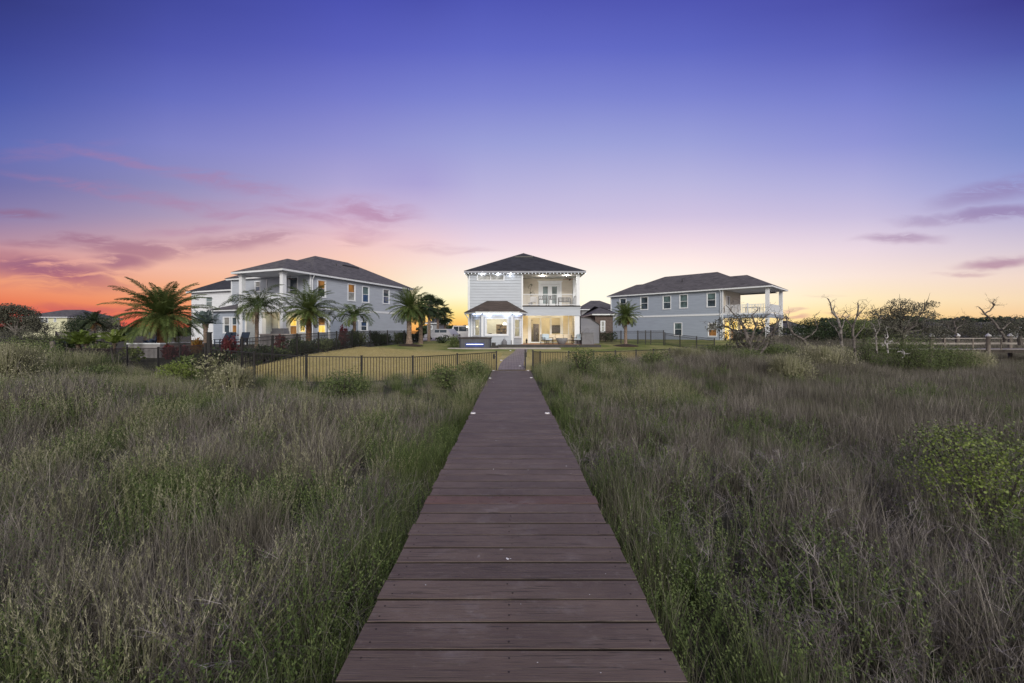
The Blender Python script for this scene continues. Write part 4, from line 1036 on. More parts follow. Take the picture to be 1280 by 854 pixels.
m.tube([(.0, y0p+.3, 7.46), (.3, y0p+.25, 7.1), (.3, y0p+.25, .8)], .05); m.build('gutter', M['trim'], RH)
m = MB(); hip(m, -.07, 13.0, 2.1, 22.9, 7.655, 6.5, 3.1, e0=6.4, e1=6.4); hip(m, -.055, 8.55, -.07, 12, 7.64, 4.25, 2.03, e0=4.0, e1=.2); hip(m, -.04, 8.4, 14, yend+.6, 7.63, 4.25, 1.95, e0=.2, e1=3.0)
m.build('roof', M['shingle_grey'], RH)
m = MB(); m.tube([(3.5, 12.5, 9.1), (3.5, 12.5, 9.8)], .06); m.build('roof_vent', M['black'], RH)
point('porch_lamp', (2.0, y0p-1.4, 3.4), 110, (1, .76, .38), .12, RH); point('porch_lamp', (5.5, y0p-1.4, 3.4), 70, (1, .76, .38), .12, RH)
gx, gy = wx(KR, 1.2, y0p-1.5)
gr = thing('barbecue', 'black barbecue under the lit porch of the right house', 'barbecue', (gx, gy, .7), KR.rz)
m = MB(); m.lathe((0, 0, .75), [(.2, 0), (.5, .15), (.55, .4), (.5, .65), (.25, .8), (.02, .85)], 14); m.build('lid', M['black'], gr, smooth=True); m = MB(); m.box(-.45, .45, -.35, .35, .1, .8); m.build('cabinet', M['black'], gr)
gx, gy = wx(KR, 1.3, 2.6)
gz = thing('balcony_table', 'small dark table with chairs behind the right house railing', 'table', (gx, gy, 4.36), KR.rz)
m = MB(); m.box(-.5, .5, -.9, .9, .68, .73); m.build('tabletop', M['black'], gz)
for a in (-.42, .42):
    for b2 in (-.8, .8): q = MB(); q.box(a-.03, a+.03, b2-.03, b2+.03, 0, .68); q.build('leg', M['black'], gz)

# ================================================================= smaller and far buildings
def small_house(D, px0, px1, pyg, pye, pyr, lab, wall, roof, wins=(), depth=9, rz=0.0, gable=False, name='house', e=3.0):
    x0, x1 = X(px0, D), X(px1, D); zg, ze, zr = min(Z(pyg, D), height(x0, D)), Z(pye, D), Z(pyr, D+depth*.45)
    h_ = thing(name, lab, 'house', (x0, D, zg-.3), rz); OFF[h_.name] = zg-.3
    m = MB(); W_ = x1-x0; w = Wall((0, 0), (W_, 0), zg-.3, ze)
    for (a, b_, c, d, tp) in wins: window(w, h_, X(a, D)-x0, X(b_, D)-x0, Z(d, D), Z(c, D), tp, tp, case=.1)
    w.make(m, .35); Wall((W_, 0), (W_, depth), zg-.3, ze).make(m, .35); Wall((0, depth), (0, 0), zg-.3, ze).make(m, .35); m.build('wall', wall, h_)
    m = MB(); hip(m, -.5, W_+.5, -.5, depth+.5, ze+.05, 0, zr-ze, long='x', e0=0.05 if gable else e, e1=0.05 if gable else e); m.build('roof', roof, h_)
    m = MB(); ring(m, -.45, W_+.45, -.45, depth+.45, ze-.12, ze+.04, .05); m.build('gutter', M['trim'], h_)
    return h_
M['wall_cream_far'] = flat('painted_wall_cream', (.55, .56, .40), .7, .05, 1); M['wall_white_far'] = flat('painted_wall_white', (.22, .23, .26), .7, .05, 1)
small_house(90, 28, 84, 414, 396.5, 387.5, 'pale cream house with a dark roof at the far left edge', M['wall_cream_far'], M['shingle_grey'], [(51.5, 55, 397.5, 403, 'glass_dark'), (57, 60, 397.5, 403, 'glass_dark'), (68, 70, 398, 402, 'glass_dark')], 12)
small_house(54, 744, 766, 428, 393, 383, 'small dark brick house with a grey roof between the shed and the right house', M['brick'], M['shingle_grey'], [(751.5, 755.5, 402, 414, 'glass_blind')], 8, e=2.0)
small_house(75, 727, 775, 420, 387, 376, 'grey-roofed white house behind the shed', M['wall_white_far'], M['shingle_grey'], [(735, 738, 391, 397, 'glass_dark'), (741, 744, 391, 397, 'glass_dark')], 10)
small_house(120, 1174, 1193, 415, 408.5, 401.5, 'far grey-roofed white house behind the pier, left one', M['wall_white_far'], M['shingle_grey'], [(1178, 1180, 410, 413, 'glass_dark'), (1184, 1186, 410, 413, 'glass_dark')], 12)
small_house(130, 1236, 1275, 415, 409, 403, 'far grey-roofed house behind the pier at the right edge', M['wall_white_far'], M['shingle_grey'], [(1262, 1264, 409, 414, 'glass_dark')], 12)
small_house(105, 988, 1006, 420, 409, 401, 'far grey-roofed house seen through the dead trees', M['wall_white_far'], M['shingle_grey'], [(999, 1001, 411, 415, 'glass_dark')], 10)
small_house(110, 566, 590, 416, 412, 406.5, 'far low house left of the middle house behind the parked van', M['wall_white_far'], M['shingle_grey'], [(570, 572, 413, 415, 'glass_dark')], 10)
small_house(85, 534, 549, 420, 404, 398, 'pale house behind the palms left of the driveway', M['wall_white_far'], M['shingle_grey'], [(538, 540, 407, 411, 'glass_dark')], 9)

def car(x, y, z, rz, paint, lab, typ='car', L_=4.7, W_=1.85, H_=1.5, van=False):
    c = thing('parked_'+typ, lab, typ, (x, y, z), rz)
    hb = .85 if not van else .95
    def prism(prof, hw, hw_top=None):
        q = MB(); n = len(prof)
        for sgn in (-1, 1):
            for (a, b_) in prof: q.v.append((a, sgn*(hw if b_ <= hb else (hw_top or hw)), b_))
        for i in range(n): j = (i+1) % n; q.f.append((i, j, n+j, n+i)); q.r.append(0)
        q.f.append(tuple(range(n))[::-1]); q.f.append(tuple(range(n, 2*n))); q.r += [0, 0]; return q
    l = L_/2
    prism([(-l, .35), (l, .35), (l, .65), (l-.1, .8), (l-1.0, hb), (-l+.4, hb), (-l, .8)], W_/2).build('body', paint, c)
    top = [(l-1.05, hb), (l-1.75, H_), (-l+.9, H_), (-l+.3, hb)] if not van else [(l-1.0, hb), (l-1.45, H_), (-l+.1, H_), (-l+.02, hb)]
    prism(top, W_/2-.04, W_/2-.16).build('cabin', paint, c)
    for sgn in (-1, 1):
        spans = [(l-1.75, l-2.5), (l-2.6, -l+1.0)] if not van else [(l-1.55, l-2.2), (l-2.3, -l+1.6), (-l+1.5, -l+.4)]
        for a, b_ in spans: q = MB(); q.box(b_, a, sgn*(W_/2-.10)-.02, sgn*(W_/2-.10)+.03, hb+.06, H_-.12); q.build('side_window', M['glass_dark'], c)
        for xx in (-l+.85, l-.85):
            q = MB(); q.tube([(xx, sgn*(W_/2-.2), .34), (xx, sgn*(W_/2+.01), .34)], .34, 16); wv = q.build('wheel', M['tyre'], c)
            q = MB(); q.tube([(xx, sgn*(W_/2), .34), (xx, sgn*(W_/2+.02), .34)], .2, 12); q.build('rim', M['car_silver'], wv)
        q = MB(); q.box(l-.04, l+.01, sgn*(W_/2-.35)-.15, sgn*(W_/2-.35)+.15, .58, .72); q.build('headlight', M['cap_white'], c)
        q = MB(); q.box(-l-.01, -l+.04, sgn*(W_/2-.25)-.1, sgn*(W_/2-.25)+.1, .6, .8); q.build('tail_light', M['red_leaf'], c)
    q = MB(); q.quad((l-1.0, -W_/2+.2, hb+.05), (l-1.0, W_/2-.2, hb+.05), (l-(1.7 if not van else 1.42), W_/2-.25, H_-.08), (l-(1.7 if not van else 1.42), -W_/2+.25, H_-.08)); q.build('windscreen', M['glass_dark'], c)
    return c
car(X(577.5, 62), 62, .8, R(172), M['car_white'], 'white boxy van parked beyond the hot tub', 'van', 5.0, 2.0, 2.0, True)
car(X(553, 58), 58, .8, R(150), M['car_silver'], 'silver car parked beyond the fence near the street lamp', 'car')
car(X(588, 66), 66, .8, R(90), M['car_silver'], 'silver car partly hidden behind the left corner of the middle house', 'car')
dr = MB(); dr.quad((-16, 52, .87), (-5.2, 52, .87), (-5.2, 75, .9), (-16, 75, .9)); dr.build('driveway', M['concrete'], kind='structure')
lx, ly = X(559.5, 75), 75
slm = thing('street_lamp', 'tall street lamp with a glowing head beyond the palms', 'street lamp', (lx, ly, .7))
m = MB(); m.tube([(0, 0, 0), (0, 0, 2.7)], [.08, .05]); m.build('pole', M['black'], slm); m = MB(); m.lathe((0, 0, 2.7), [(.08, 0), (.26, .1), (.24, .4), (.1, .55)], 12); m.build('lamp_head', M['lamp_white'], slm); m = MB(); m.lathe((0, 0, 3.25), [(.3, 0), (.05, .16)], 12); m.build('cap', M['black'], slm)
gl = thing('garage_lamp', 'small glowing wall lamp beyond the fence right of the left palms', 'lamp', (X(536, 70), 70, 2.0))
m = MB(); m.box(-.2, .2, 0, .1, -.3, .3); m.build('bracket', M['black'], gl); m = MB(); m.lathe((0, -.15, -.2), [(.1, 0), (.16, .2), (.1, .4)], 8); m.build('bulb', M['lamp_white'], gl)
for D_, px_ in ((70, 536),):
    q = MB(); q.box(-.1, .1, .1, .3, -1.3, .2); q.build('post', M['black'], gl)
# pale piling far left, dock pier right
plg = thing('piling', 'weathered grey wooden piling among the marsh shrubs at the left', 'piling', (X(65.5, 24), 24, -.6))
m = MB(); m.lathe((0, 0, 0), [(.12, 0), (.12, 1.85), (.10, 1.88), (.001, 1.9)], 12); m.build('pole', M['old_wood'], plg); m = MB(); m.box(-.75, .2, -.1, .1, .78, .86); m.build('board', M['cap_white'], plg)
pr = thing('pier', 'wooden pier with pale rails and white capped posts crossing the marsh on the right', 'pier', (0, 0, 0))
y0_, y1_ = 34.0, 36.4; xa, xb = 30.4, 66
m = MB(); x = xa; rng = random.Random(9)
while x < xb: m.box(x, x+.14, y0_-.1, y1_+.1, .43+rng.uniform(-.004, .004), .47); x += .146
m.build('planks', M['rail_wood'], pr)
m = MB(); m.box(xa, xb, y0_-.03, y0_+.03, .20, .42); m.box(xa, xb, y1_-.03, y1_+.03, .20, .42); m.build('joists', M['bark_dark'], pr)
for yy in (y0_-.02, y1_+.02):
    m = MB(); m.box(xa, xb, yy-.07, yy+.07, 1.30, 1.345); m.box(xa, xb, yy-.02, yy+.02, .86, .95); m.build('rails', M['rail_wood'], pr)
x = 37.4-4.45
while x < xb:
    for yy, dx in ((y0_-.13, 0), (y1_+.14, .35)):
        m = MB(); m.lathe((x+dx, yy, -1.3), [(.14, 0), (.135, 2.85)], 12); po = m.build('post', M['old_wood'], pr)
        m = MB(); m.lathe((x+dx, yy, 1.55), [(.18, -.06), (.18, .02), (.02, .18)], 12); m.build('cap', M['cap_white'], po)
    x += 4.45
m = MB()
x = 37.4-5.6
while x < xb:
    m.box(x, x+.1, y0_-.07, y0_-.03, .47, 1.3); x += 2.22
m.build('balusters', M['old_wood'], pr)

# ================================================================= plants
def fronds(mb, c, n, L_, e0, e1, droop, leafL, leafW, rng, nl=34, azr=(0, 360), curl=1.0, vshape=.5):
    """feather fronds: curved rachis with leaflets on both sides"""
    c = Vector(c)
    for i in range(n):
        t = i/max(1, n-1); az = R(azr[0])+R(azr[1]-azr[0])*((i*.381966) % 1.0)+rng.uniform(-.15, .15)
        el = R(e0+(e1-e0)*(t**.9))+rng.uniform(-.1, .1); L = L_*rng.uniform(.82, 1.1)*(.82+.18*math.sin(math.pi*min(1, t+.25)))
        h = Vector((math.cos(az), math.sin(az), 0)); side = Vector((-math.sin(az), math.cos(az), 0)); side = (side+Vector((0, 0, rng.uniform(-.35, .35)))).normalized()
        p = c+h*.08; pts = [p.copy()]; dirs = []
        K_ = 9; dr = droop*rng.uniform(.8, 1.25)
        for k in range(K_):
            s_ = k/K_; e = el-R(dr)*(s_**1.3)*curl
            d = h*math.cos(e)+Vector((0, 0, math.sin(e))); dirs.append(d); p = p+d*(L/K_); pts.append(p.copy())
        dirs.append(dirs[-1])
        r0 = rng.random()
        mb.tube(pts, [.022*(1-.8*k/K_)+.003 for k in range(K_+1)], 3, r0*.6, cap=False)
        for k in range(nl):
            s_ = (.10+.9*k/nl); f = s_*K_; i0 = min(K_-1, int(f)); q = pts[i0].lerp(pts[i0+1], f-i0); d = dirs[i0]
            up = side.cross(d).normalized()
            if up.z < 0: up = -up
            ll = leafL*(math.sin(math.pi*(s_*.88+.10))**.6)*rng.uniform(.8, 1.12)
            for sg in (-1, 1):
                ld = (side*sg*.95+d*(.55+.5*s_)+up*(vshape*rng.uniform(.3, 1.0)-.25)).normalized()
                tip = q+ld*ll+Vector((0, 0, -ll*ll*.35*rng.uniform(.3, 1.4)))
                wv = d*leafW; mid_ = q+ld*ll*.5+Vector((0, 0, .02))
                r = min(1, max(0, r0*.6+rng.random()*.4))
                mb.quad(q-wv*.6, mid_-wv, tip, mid_+wv, r)

def palm(px, D, crown_py, lab, n=44, L_=2.2, tr=.17, leafL=.42, leafW=.038, seed=1, e=(82, -35), droop=55, mat='palm_leaf', bark='palm_bark', dead=6, group=None, zg=None, name='palm_tree', flare=1.35, lean=0.0, nl=34, cat='palm tree', boots=True):
    rng = random.Random(seed); x = X(px, D); zg = height(x, D) if zg is None else zg; zc = Z(crown_py, D)
    T = thing(name, lab, cat, (x, D, zg), 0, group); h = zc-zg
    m = MB(); pts = []; rad = []; ns = max(10, int(h*9))
    for k in range(ns+1):
        t = k/ns; pts.append((lean*t*t, 0, -.1+(h+.1)*t)); f = flare-(flare-1)*min(1, t*3.5)
        rad.append(tr*f*(1+.10*((k % 2)-.5))*(1 if t < .75 else 1+.55*(t-.75)*4*boots))
    m.tube(pts, rad, 12)
    for k in range(int(h*46)):
        t = rng.random()*.98; a = rng.random()*6.283; r_ = tr*(flare-(flare-1)*min(1, t*3.5))*(1 if t < .75 else 1+.55*(t-.75)*4*boots); z = h*t
        q = Vector((math.cos(a)*r_*.95+lean*t*t, math.sin(a)*r_*.95, z)); o = Vector((math.cos(a), math.sin(a), .9))*(.06 if t < .7 else .13); s2 = Vector((-math.sin(a), math.cos(a), 0))*.05
        m.tri(q-s2, q+s2, q+o); 
    m.build('trunk', M[bark], T)
    m = MB(); fronds(m, (lean, 0, h), n, L_, e[0], e[1], droop, leafL, leafW, rng, nl); m.build('crown', M[mat], T, rnd=True)
    if dead:
        m = MB(); fronds(m, (lean, 0, h-.08), dead, L_*.62, -30, -62, 25, leafL*.8, leafW, rng, 20); m.build('dead_fronds', M['palm_dead'], T, rnd=True)
    return T

palm(203, 28, 396, 'biggest palm, wide spreading feather crown at the left of the garden', 76, 3.05, .27, .58, .024, 3, (86, -20), 66, bark='palm_bark_red', dead=9, nl=62)
palm(321, 34, 383, 'slender arching palm in front of the left porch with drooping bright fronds', 26, 2.9, .13, .7, .028, 5, (66, 0), 105, dead=2, nl=40, flare=1.2)
palm(386, 32, 389, 'feather palm right of the left balcony corner, reddish trunk', 60, 2.5, .19, .5, .028, 7, (86, -22), 62, bark='palm_bark_red', dead=5, nl=36)
palm(443, 34, 396, 'small queen palm with arching hanging fronds before the grey screen', 16, 2.2, .11, .62, .03, 9, (72, 15), 115, dead=0, nl=34, flare=1.2)
palm(511.5, 38, 384, 'palm with pale thick flared trunk standing on the lawn left of centre', 66, 2.2, .21, .46, .026, 11, (86, -48), 50, dead=6, flare=1.75)
palm(526, 42, 388, 'dark feather palm just behind the pale-trunked lawn palm', 34, 2.1, .19, .42, .03, 13, (70, -45), 60, 'palm_dark', dead=4)
palm(782, 40, 395, 'small single palm on a mulch ring in front of the right house', 54, 1.62, .14, .38, .024, 15, (86, -40), 52, dead=5, flare=1.25)
palm(117, 46, 402, 'far small palm top among trees at the left horizon', 26, 1.5, .2, .4, .04, 17, (80, -25), 50, 'palm_dark', dead=3, nl=22)
palm(257, 37, 405, 'silvery blue palm between the left palms and the white house', 22, 1.35, .16, .5, .04, 19, (86, 5), 20, 'palm_blue', dead=0, nl=26)
for px, py, s_, lab in ((98, 431, 21, 'young bright palm behind the far left black fence, left of two'), (108, 430, 22, 'young bright palm behind the far left fence, second from left'), (143, 429, 25, 'young bright palm behind the fence nearest the big palm')):
    palm(px, 27, py, lab, 12, 1.15, .07, .34, .05, s_, (78, 25), 60, 'lime_leaf', dead=0, nl=18, name='young_palm', cat='young palm', zg=.2, flare=1.0)
def fan_palm(px, D, cpy, lab, seed, r=1.3, mat='palm_dark'):
    rng = random.Random(seed); x = X(px, D); zg = height(x, D); h = Z(cpy, D)-zg
    T = thing('fan_palm', lab, 'palm tree', (x, D, zg)); m = MB()
    m.tube([(0, 0, -.1), (.05, 0, h*.5), (0, 0, h)], [.2, .17, .16], 10); m.build('trunk', M['palm_bark'], T); m = MB()
    for i in range(34):
        az = i*2.39996+rng.uniform(-.2, .2); el = R(85-150*(i/33)); d = Vector((math.cos(az)*math.cos(el), math.sin(az)*math.cos(el), math.sin(el)))
        c = Vector((0, 0, h)); e_ = c+d*r*.62; m.tube([c, e_], .015, 3); sd = d.cross(Vector((0, 0, 1)));
        sd = sd.normalized() if sd.length > .05 else Vector((1, 0, 0)); 
        for k in range(15):
            a = (k/14-.5)*R(200); ld = (d*math.cos(a)+sd*math.sin(a)).normalized(); tip = e_+ld*r*.58*rng.uniform(.85, 1.1)+Vector((0, 0, -.16)); w = ld.cross(d.cross(sd)).normalized()*.05
            md_ = e_.lerp(tip, .55)+Vector((0, 0, .05)); m.quad(e_, md_-w, tip, md_+w, rng.random())
    m.build('crown', M[mat], T, rnd=True); return T
fan_palm(547, 58, 386, 'dark fan palm against the yellow sky, left one of the pair', 31, 1.5); fan_palm(556, 62, 395, 'dark fan palm against the yellow sky, right one of the pair', 33, 1.35); fan_palm(536, 52, 381, 'dark fan palm next to the lawn palms', 35, 1.35)
for px, D_, lab in ((511.5, 38, 'dark mulch ring around the pale-trunked lawn palm'), (782, 40, 'dark mulch mound around the small palm by the right house')):
    x = X(px, D_); z = height(x, D_); m = MB(); rng = random.Random(int(px)); m.lathe((0, 0, 0), [(1.25, -.05), (1.15, .05), (.7, .14), (.2, .2), (.001, .2)], 22)
    for k in range(260): a = rng.random()*6.28; r_ = rng.random()**.5*1.25; q = Vector((math.cos(a)*r_, math.sin(a)*r_, .06+.12*(1-r_))); d = Vector((rng.uniform(-1, 1), rng.uniform(-1, 1), rng.uniform(-.2, .5)))*.06; m.tri(q-d, q+d, q+Vector((d.y, -d.x, .02))*.5)
    o = m.build('mulch_ring', M['mulch']); o.location = (x, D_, z); tag(o, lab, 'mulch')

def leafball(mb, c, rad, n, s, rng, up=.3, hollow=.45):
    """leaves spread through an uneven ellipsoid"""
    c = Vector(c); ph = Vector((rng.random()*50, rng.random()*50, rng.random()*50))
    k = 0; tries = 0
    while k < n and tries < n*6:
        tries += 1
        d = Vector((rng.gauss(0, 1), rng.gauss(0, 1), rng.gauss(0, 1))).normalized(); r_ = rng.uniform(hollow, 1.0)**.6
        lump = 1+.32*mnoise.noise(d*2.1+ph); p = Vector((d.x*rad[0], d.y*rad[1], d.z*rad[2]))*r_*lump
        if mnoise.noise((p+ph)*2.2/max(rad)*1.3) < -.18: continue
        p += c; a = Vector((rng.gauss(0, 1), rng.gauss(0, 1), rng.gauss(up, .8))).normalized()*s*rng.uniform(.6, 1.3)
        b_ = a.orthogonal().normalized(); b_ = (Matrix.Rotation(rng.random()*6.28, 3, a.normalized()) @ b_)*s*.42
        mb.quad(p-a*.5, p+b_, p+a*.5, p-b_, rng.random()); k += 1

def shrub(x, y, h, r, lab, mat='shrub_dark', n=420, s=.10, seed=0, group=None, name='shrub', cat='shrub', zg=None, lobes=4, upright=False):
    rng = random.Random(seed*7+3); zg = height(x, y) if zg is None else zg; T = thing(name, lab, cat, (x, y, zg), 0, group)
    m = MB()
    for k in range(lobes*2):
        a = rng.random()*6.28; q = rng.uniform(.3, .8)*r; m.tube([(rng.uniform(-.1, .1)*r, rng.uniform(-.1, .1)*r, -.08), (math.cos(a)*q*.5, math.sin(a)*q*.5, h*.45), (math.cos(a)*q, math.sin(a)*q, h*.85)], [.022, .015, .005], 4)
    m.build('stem', M['bark_dark'], T)
    m = MB()
    for k in range(lobes):
        a = 6.28*k/lobes+rng.random(); q = r*.5*rng.uniform(.4, 1.1); hh = h*rng.uniform(.42, .62)
        leafball(m, (math.cos(a)*q, math.sin(a)*q, hh), (r*.62, r*.62, hh*.95), n//lobes, s, rng)
    if upright:
        for k in range(n//3): 
            a = rng.random()*6.28; q = rng.random()*r*.8; z0 = h*rng.uniform(.3, .8); p = Vector((math.cos(a)*q, math.sin(a)*q, z0)); d = Vector((math.cos(a)*.35, math.sin(a)*.35, 1)).normalized()*h*.34; w = Vector((-math.sin(a), math.cos(a), 0))*s*.18
            m.tri(p-w, p+w, p+d, rng.random())
    m.build('foliage', M[mat], T, rnd=True); return T

# hedge of separate shrubs behind the left lawn fence
rng = random.Random(21); k = 0; y = 17.6
while y < 46:
    xo = -12.5 if y < 33 else interp(y, [(33, -12.3), (46, -9.2)])
    nm = ['nearest', 'second', 'third', 'fourth', 'fifth', 'sixth', 'seventh', 'eighth', 'ninth', 'tenth', 'eleventh', 'twelfth', 'thirteenth', 'fourteenth', 'fifteenth', 'sixteenth', 'seventeenth', 'eighteenth', 'nineteenth', 'twentieth', 'twenty-first', 'twenty-second'][k]
    up = y > 33
    shrub(xo+rng.uniform(-.35, .2), y, rng.uniform(.75, 1.05)*(1.2 if up else .9), rng.uniform(.65, .85)*(.75 if up else 1), nm+' dark green hedge shrub along the left lawn fence, counted from the marsh', 'shrub_dark' if (k % 4) else 'shrub_mid', 650, .11, 40+k, 'hedge shrubs behind the left lawn fence', upright=up)
    y += rng.uniform(1.3, 1.55); k += 1
for px, D, h, r, mat, lab in ((212, 26, .85, .35, 'red_leaf', 'magenta-red leafy plant in front of the low wall right of the big palm'), (228, 26.5, .75, .45, 'red_leaf', 'bright pinkish red plant left of the orange plant'), (246, 28, 1.15, .4, 'orange_leaf', 'orange and green leafy plant before the silvery palm'),
                              (286, 24, 1.4, .5, 'red_leaf', 'dark red spiky plant behind the tall fence post'), (350, 30, 1.3, .4, 'red_leaf', 'dark red plant before the outdoor counter'), (429, 31, 1.5, .4, 'red_leaf', 'red leaved plant in the hedge below the queen palm'),
                              (372, 30, .95, .6, 'lime_leaf', 'lime green shrub right of the outdoor counter'), (165, 24, .9, .6, 'lime_leaf', 'bright green plant left of the low wall'), (125, 26, 1.0, .9, 'shrub_mid', 'green shrub between the young palms'), (84, 27, 1.1, .9, 'shrub_dark', 'dark shrub left of the young palms')):
    x = X(px, D); shrub(x, D, h, r, lab, mat, 300, .16, int(px), name='garden_plant', cat='plant', upright=True)
shrub(X(567, 38.5), 38.5, 1.05, .75, 'round dark green bush left of the hot tub', 'shrub_mid', 1100, .09, 71)
shrub(X(553, 44), 44, .8, .7, 'low dark shrub by the driveway left of the round bush', 'shrub_dark', 600, .10, 72)
for px, D, h, lab in ((748, 49.5, 1.1, 'clipped dark hedge below the dark brick house, left part'), (757, 49.5, 1.1, 'clipped dark hedge below the dark brick house, middle part'), (765, 49.5, 1.0, 'clipped dark hedge below the dark brick house, right part')): shrub(X(px, D), D, h, .62, lab, 'shrub_dark', 600, .1, int(px))
shrub(X(268, 15.8), 15.6, .95, .8, 'brown twiggy shrub at the foot of the tall fence post', 'tan_plume', 500, .08, 73)

# ---- trees made of limbs
def limbs(mb, p, d, r, L, depth, rng, gn=.35, tips=None, split=(2, 3), up=.12, shrink=.68, seg=5, minr=.006):
    pts = [p.copy()]; rad = [r]; q = p.copy(); dd = d.normalized()
    for k in range(seg):
        dd = (dd+Vector((rng.gauss(0, gn), rng.gauss(0, gn), rng.gauss(0, gn)+up))).normalized(); q = q+dd*(L/seg); pts.append(q.copy()); rad.append(max(minr, r*(1-.45*(k+1)/seg)))
        if depth > 0 and k in (1, 2, 3) and rng.random() < .45:
            s_ = (dd+Vector((rng.gauss(0, .8), rng.gauss(0, .8), rng.gauss(.1, .5)))).normalized(); limbs(mb, q, s_, rad[-1]*.55, L*.5, depth-1, rng, gn, tips, split, up, shrink, seg, minr)
    mb.tube(pts, rad, 7 if r > .04 else 4, rng.random())
    if depth > 0:
        for k in range(rng.randint(*split)):
            s_ = (dd+Vector((rng.gauss(0, .7), rng.gauss(0, .7), rng.gauss(.15, .4)))).normalized(); limbs(mb, q, s_, rad[-1]*.8, L*shrink*rng.uniform(.7, 1.15), depth-1, rng, gn, tips, split, up, shrink, seg, minr)
    elif tips is not None: tips.append(q.copy())
def path_limb(mb, pts, D, r0, r1, rng, origin, twigs=8, tl=.3, jit=.25):
    """a limb through traced points, wandering in depth, with twigs"""
    P3 = []; dy = 0
    fine_ = []
    for (a, b_) in zip(pts, pts[1:]):
        for k in range(4): fine_.append((a[0]+(b_[0]-a[0])*k/4, a[1]+(b_[1]-a[1])*k/4))
    fine_.append(pts[-1]); n = len(fine_)
    for i, (px, py) in enumerate(fine_):
        dy += rng.gauss(0, jit*.35); q = P(px+rng.gauss(0, .35), py+rng.gauss(0, .35), D+dy)-origin; P3.append(q)
    rad = [r0+(r1-r0)*i/(n-1) for i in range(n)]; rad = [q*rng.uniform(.82, 1.2) for q in rad]
    mb.tube(P3, rad, 8)
    for k in range(twigs):
        i = rng.randint(n//3, n-1); d = Vector((rng.gauss(0, 1), rng.gauss(0, 1), rng.gauss(.5, .7))).normalized(); limbs(mb, P3[i], d, max(.008, rad[i]*.35), tl*rng.uniform(.6, 1.5), 1, rng, .45, None, (1, 2), .05, .6, 4, .005)
def dead_tree(base, D, limbs_, lab, r0=.14, mat='bark_grey', seed=1, twigs=8, leaves=None, tl=.35, group=None):
    rng = random.Random(seed); o = P(base[0], base[1], D); T = thing('dead_tree', lab, 'dead tree', o, 0, group)
    m = MB(); path_limb(m, limbs_[0], D, r0, r0*.35, rng, o, twigs, tl); m.build('trunk', M[mat], T)
    for lb_ in limbs_[1:]: m = MB(); path_limb(m, lb_, D+rng.uniform(-.3, .3), r0*.55, r0*.12, rng, o, twigs, tl); m.build('branch', M[mat], T)
    if leaves:
        m = MB()
        for (px, py, rr, n) in leaves: leafball(m, P(px, py, D)-o, (rr, rr, rr*.6), n, .09, rng)
        m.build('foliage', M['shrub_grey'], T, rnd=True)
    return T
dead_tree((940, 462), 26, [[(942, 462), (938, 440), (934, 422), (930, 410), (925, 402)], [(938, 440), (925, 425), (915, 412), (905, 407), (893, 412), (886, 402)], [(934, 422), (928, 405), (920, 395), (908, 382)], [(940, 445), (948, 425), (955, 410), (952, 400), (962, 392)],
                           [(943, 452), (958, 432), (966, 420), (972, 400), (968, 391)], [(936, 430), (945, 408), (940, 394), (948, 386)], [(930, 448), (921, 428), (918, 413), (912, 398)], [(943, 440), (965, 415), (975, 400), (982, 396)]],
          'gnarled grey leaf-specked tree with many crooked branches in front of the right house porch', .15, 'bark_grey', 5, 12, [(904, 404, .6, 260), (925, 400, .7, 320), (945, 402, .7, 260), (893, 410, .5, 180), (925, 430, .8, 420), (950, 425, .8, 420), (968, 412, .6, 260), (912, 420, .6, 260)], .5)
dead_tree((1000, 432), 30, [[(1010, 432), (1003, 424), (992, 418), (986, 410), (983, 394), (986, 400)], [(1003, 424), (1015, 418), (1022, 410), (1018, 395), (1024, 390)], [(992, 418), (985, 404), (981, 392)]], 'low dead branch with raised hooked ends left of the tallest dead tree', .09, 'bark_grey', 7, 5, tl=.3)
dead_tree((1054, 442), 26, [[(1054, 445), (1052, 430), (1051, 412), (1047, 398), (1040, 390), (1038, 380), (1035, 373)], [(1051, 412), (1056, 400), (1062, 394), (1055, 388)], [(1052, 425), (1044, 410), (1035, 402)], [(1047, 398), (1042, 388), (1044, 381)]], 'tallest pale dead tree with a bare hooked top', .085, 'bark_pale', 9, 8)
dead_tree((1069, 448), 25, [[(1070, 450), (1067, 430), (1066, 410), (1071, 396), (1073, 384), (1072, 378)], [(1066, 410), (1058, 400), (1053, 394), (1058, 389)], [(1071, 396), (1078, 388), (1083, 383)], [(1067, 425), (1080, 408), (1083, 396)]], 'grey dead tree right beside the tallest dead tree', .075, 'bark_grey', 11, 8)
dead_tree((1096, 440), 24, [[(1096, 442), (1095, 425), (1094, 412), (1091, 404)], [(1095, 420), (1100, 410), (1098, 402)]], 'slim pale dead stem between the two dead trees and the oak', .04, 'bark_pale', 13, 5)
dead_tree((1109, 440), 21, [[(1110, 441), (1109, 432), (1106, 428), (1110, 421), (1108, 413)], [(1109, 430), (1114, 427), (1117, 428)], [(1106, 428), (1103, 433)]], 'short bleached white stump with stubby branches', .035, 'bark_bleached', 15, 4, tl=.15)
dead_tree((1130, 446), 20, [[(1122, 440), (1127, 439), (1131, 441), (1129, 447)], [(1131, 441), (1133, 443)]], 'small bleached white branch lying in the reeds', .018, 'bark_bleached', 17, 3, tl=.1)
dead_tree((1242, 412), 33, [[(1258, 424), (1249, 412), (1240, 400), (1231, 392), (1224, 384)], [(1231, 392), (1238, 388), (1243, 381), (1237, 378)], [(1243, 381), (1240, 378)], [(1250, 414), (1262, 404), (1268, 398)]], 'leaning bare dead tree behind the pier near the right edge', .11, 'bark_grey', 19, 9)
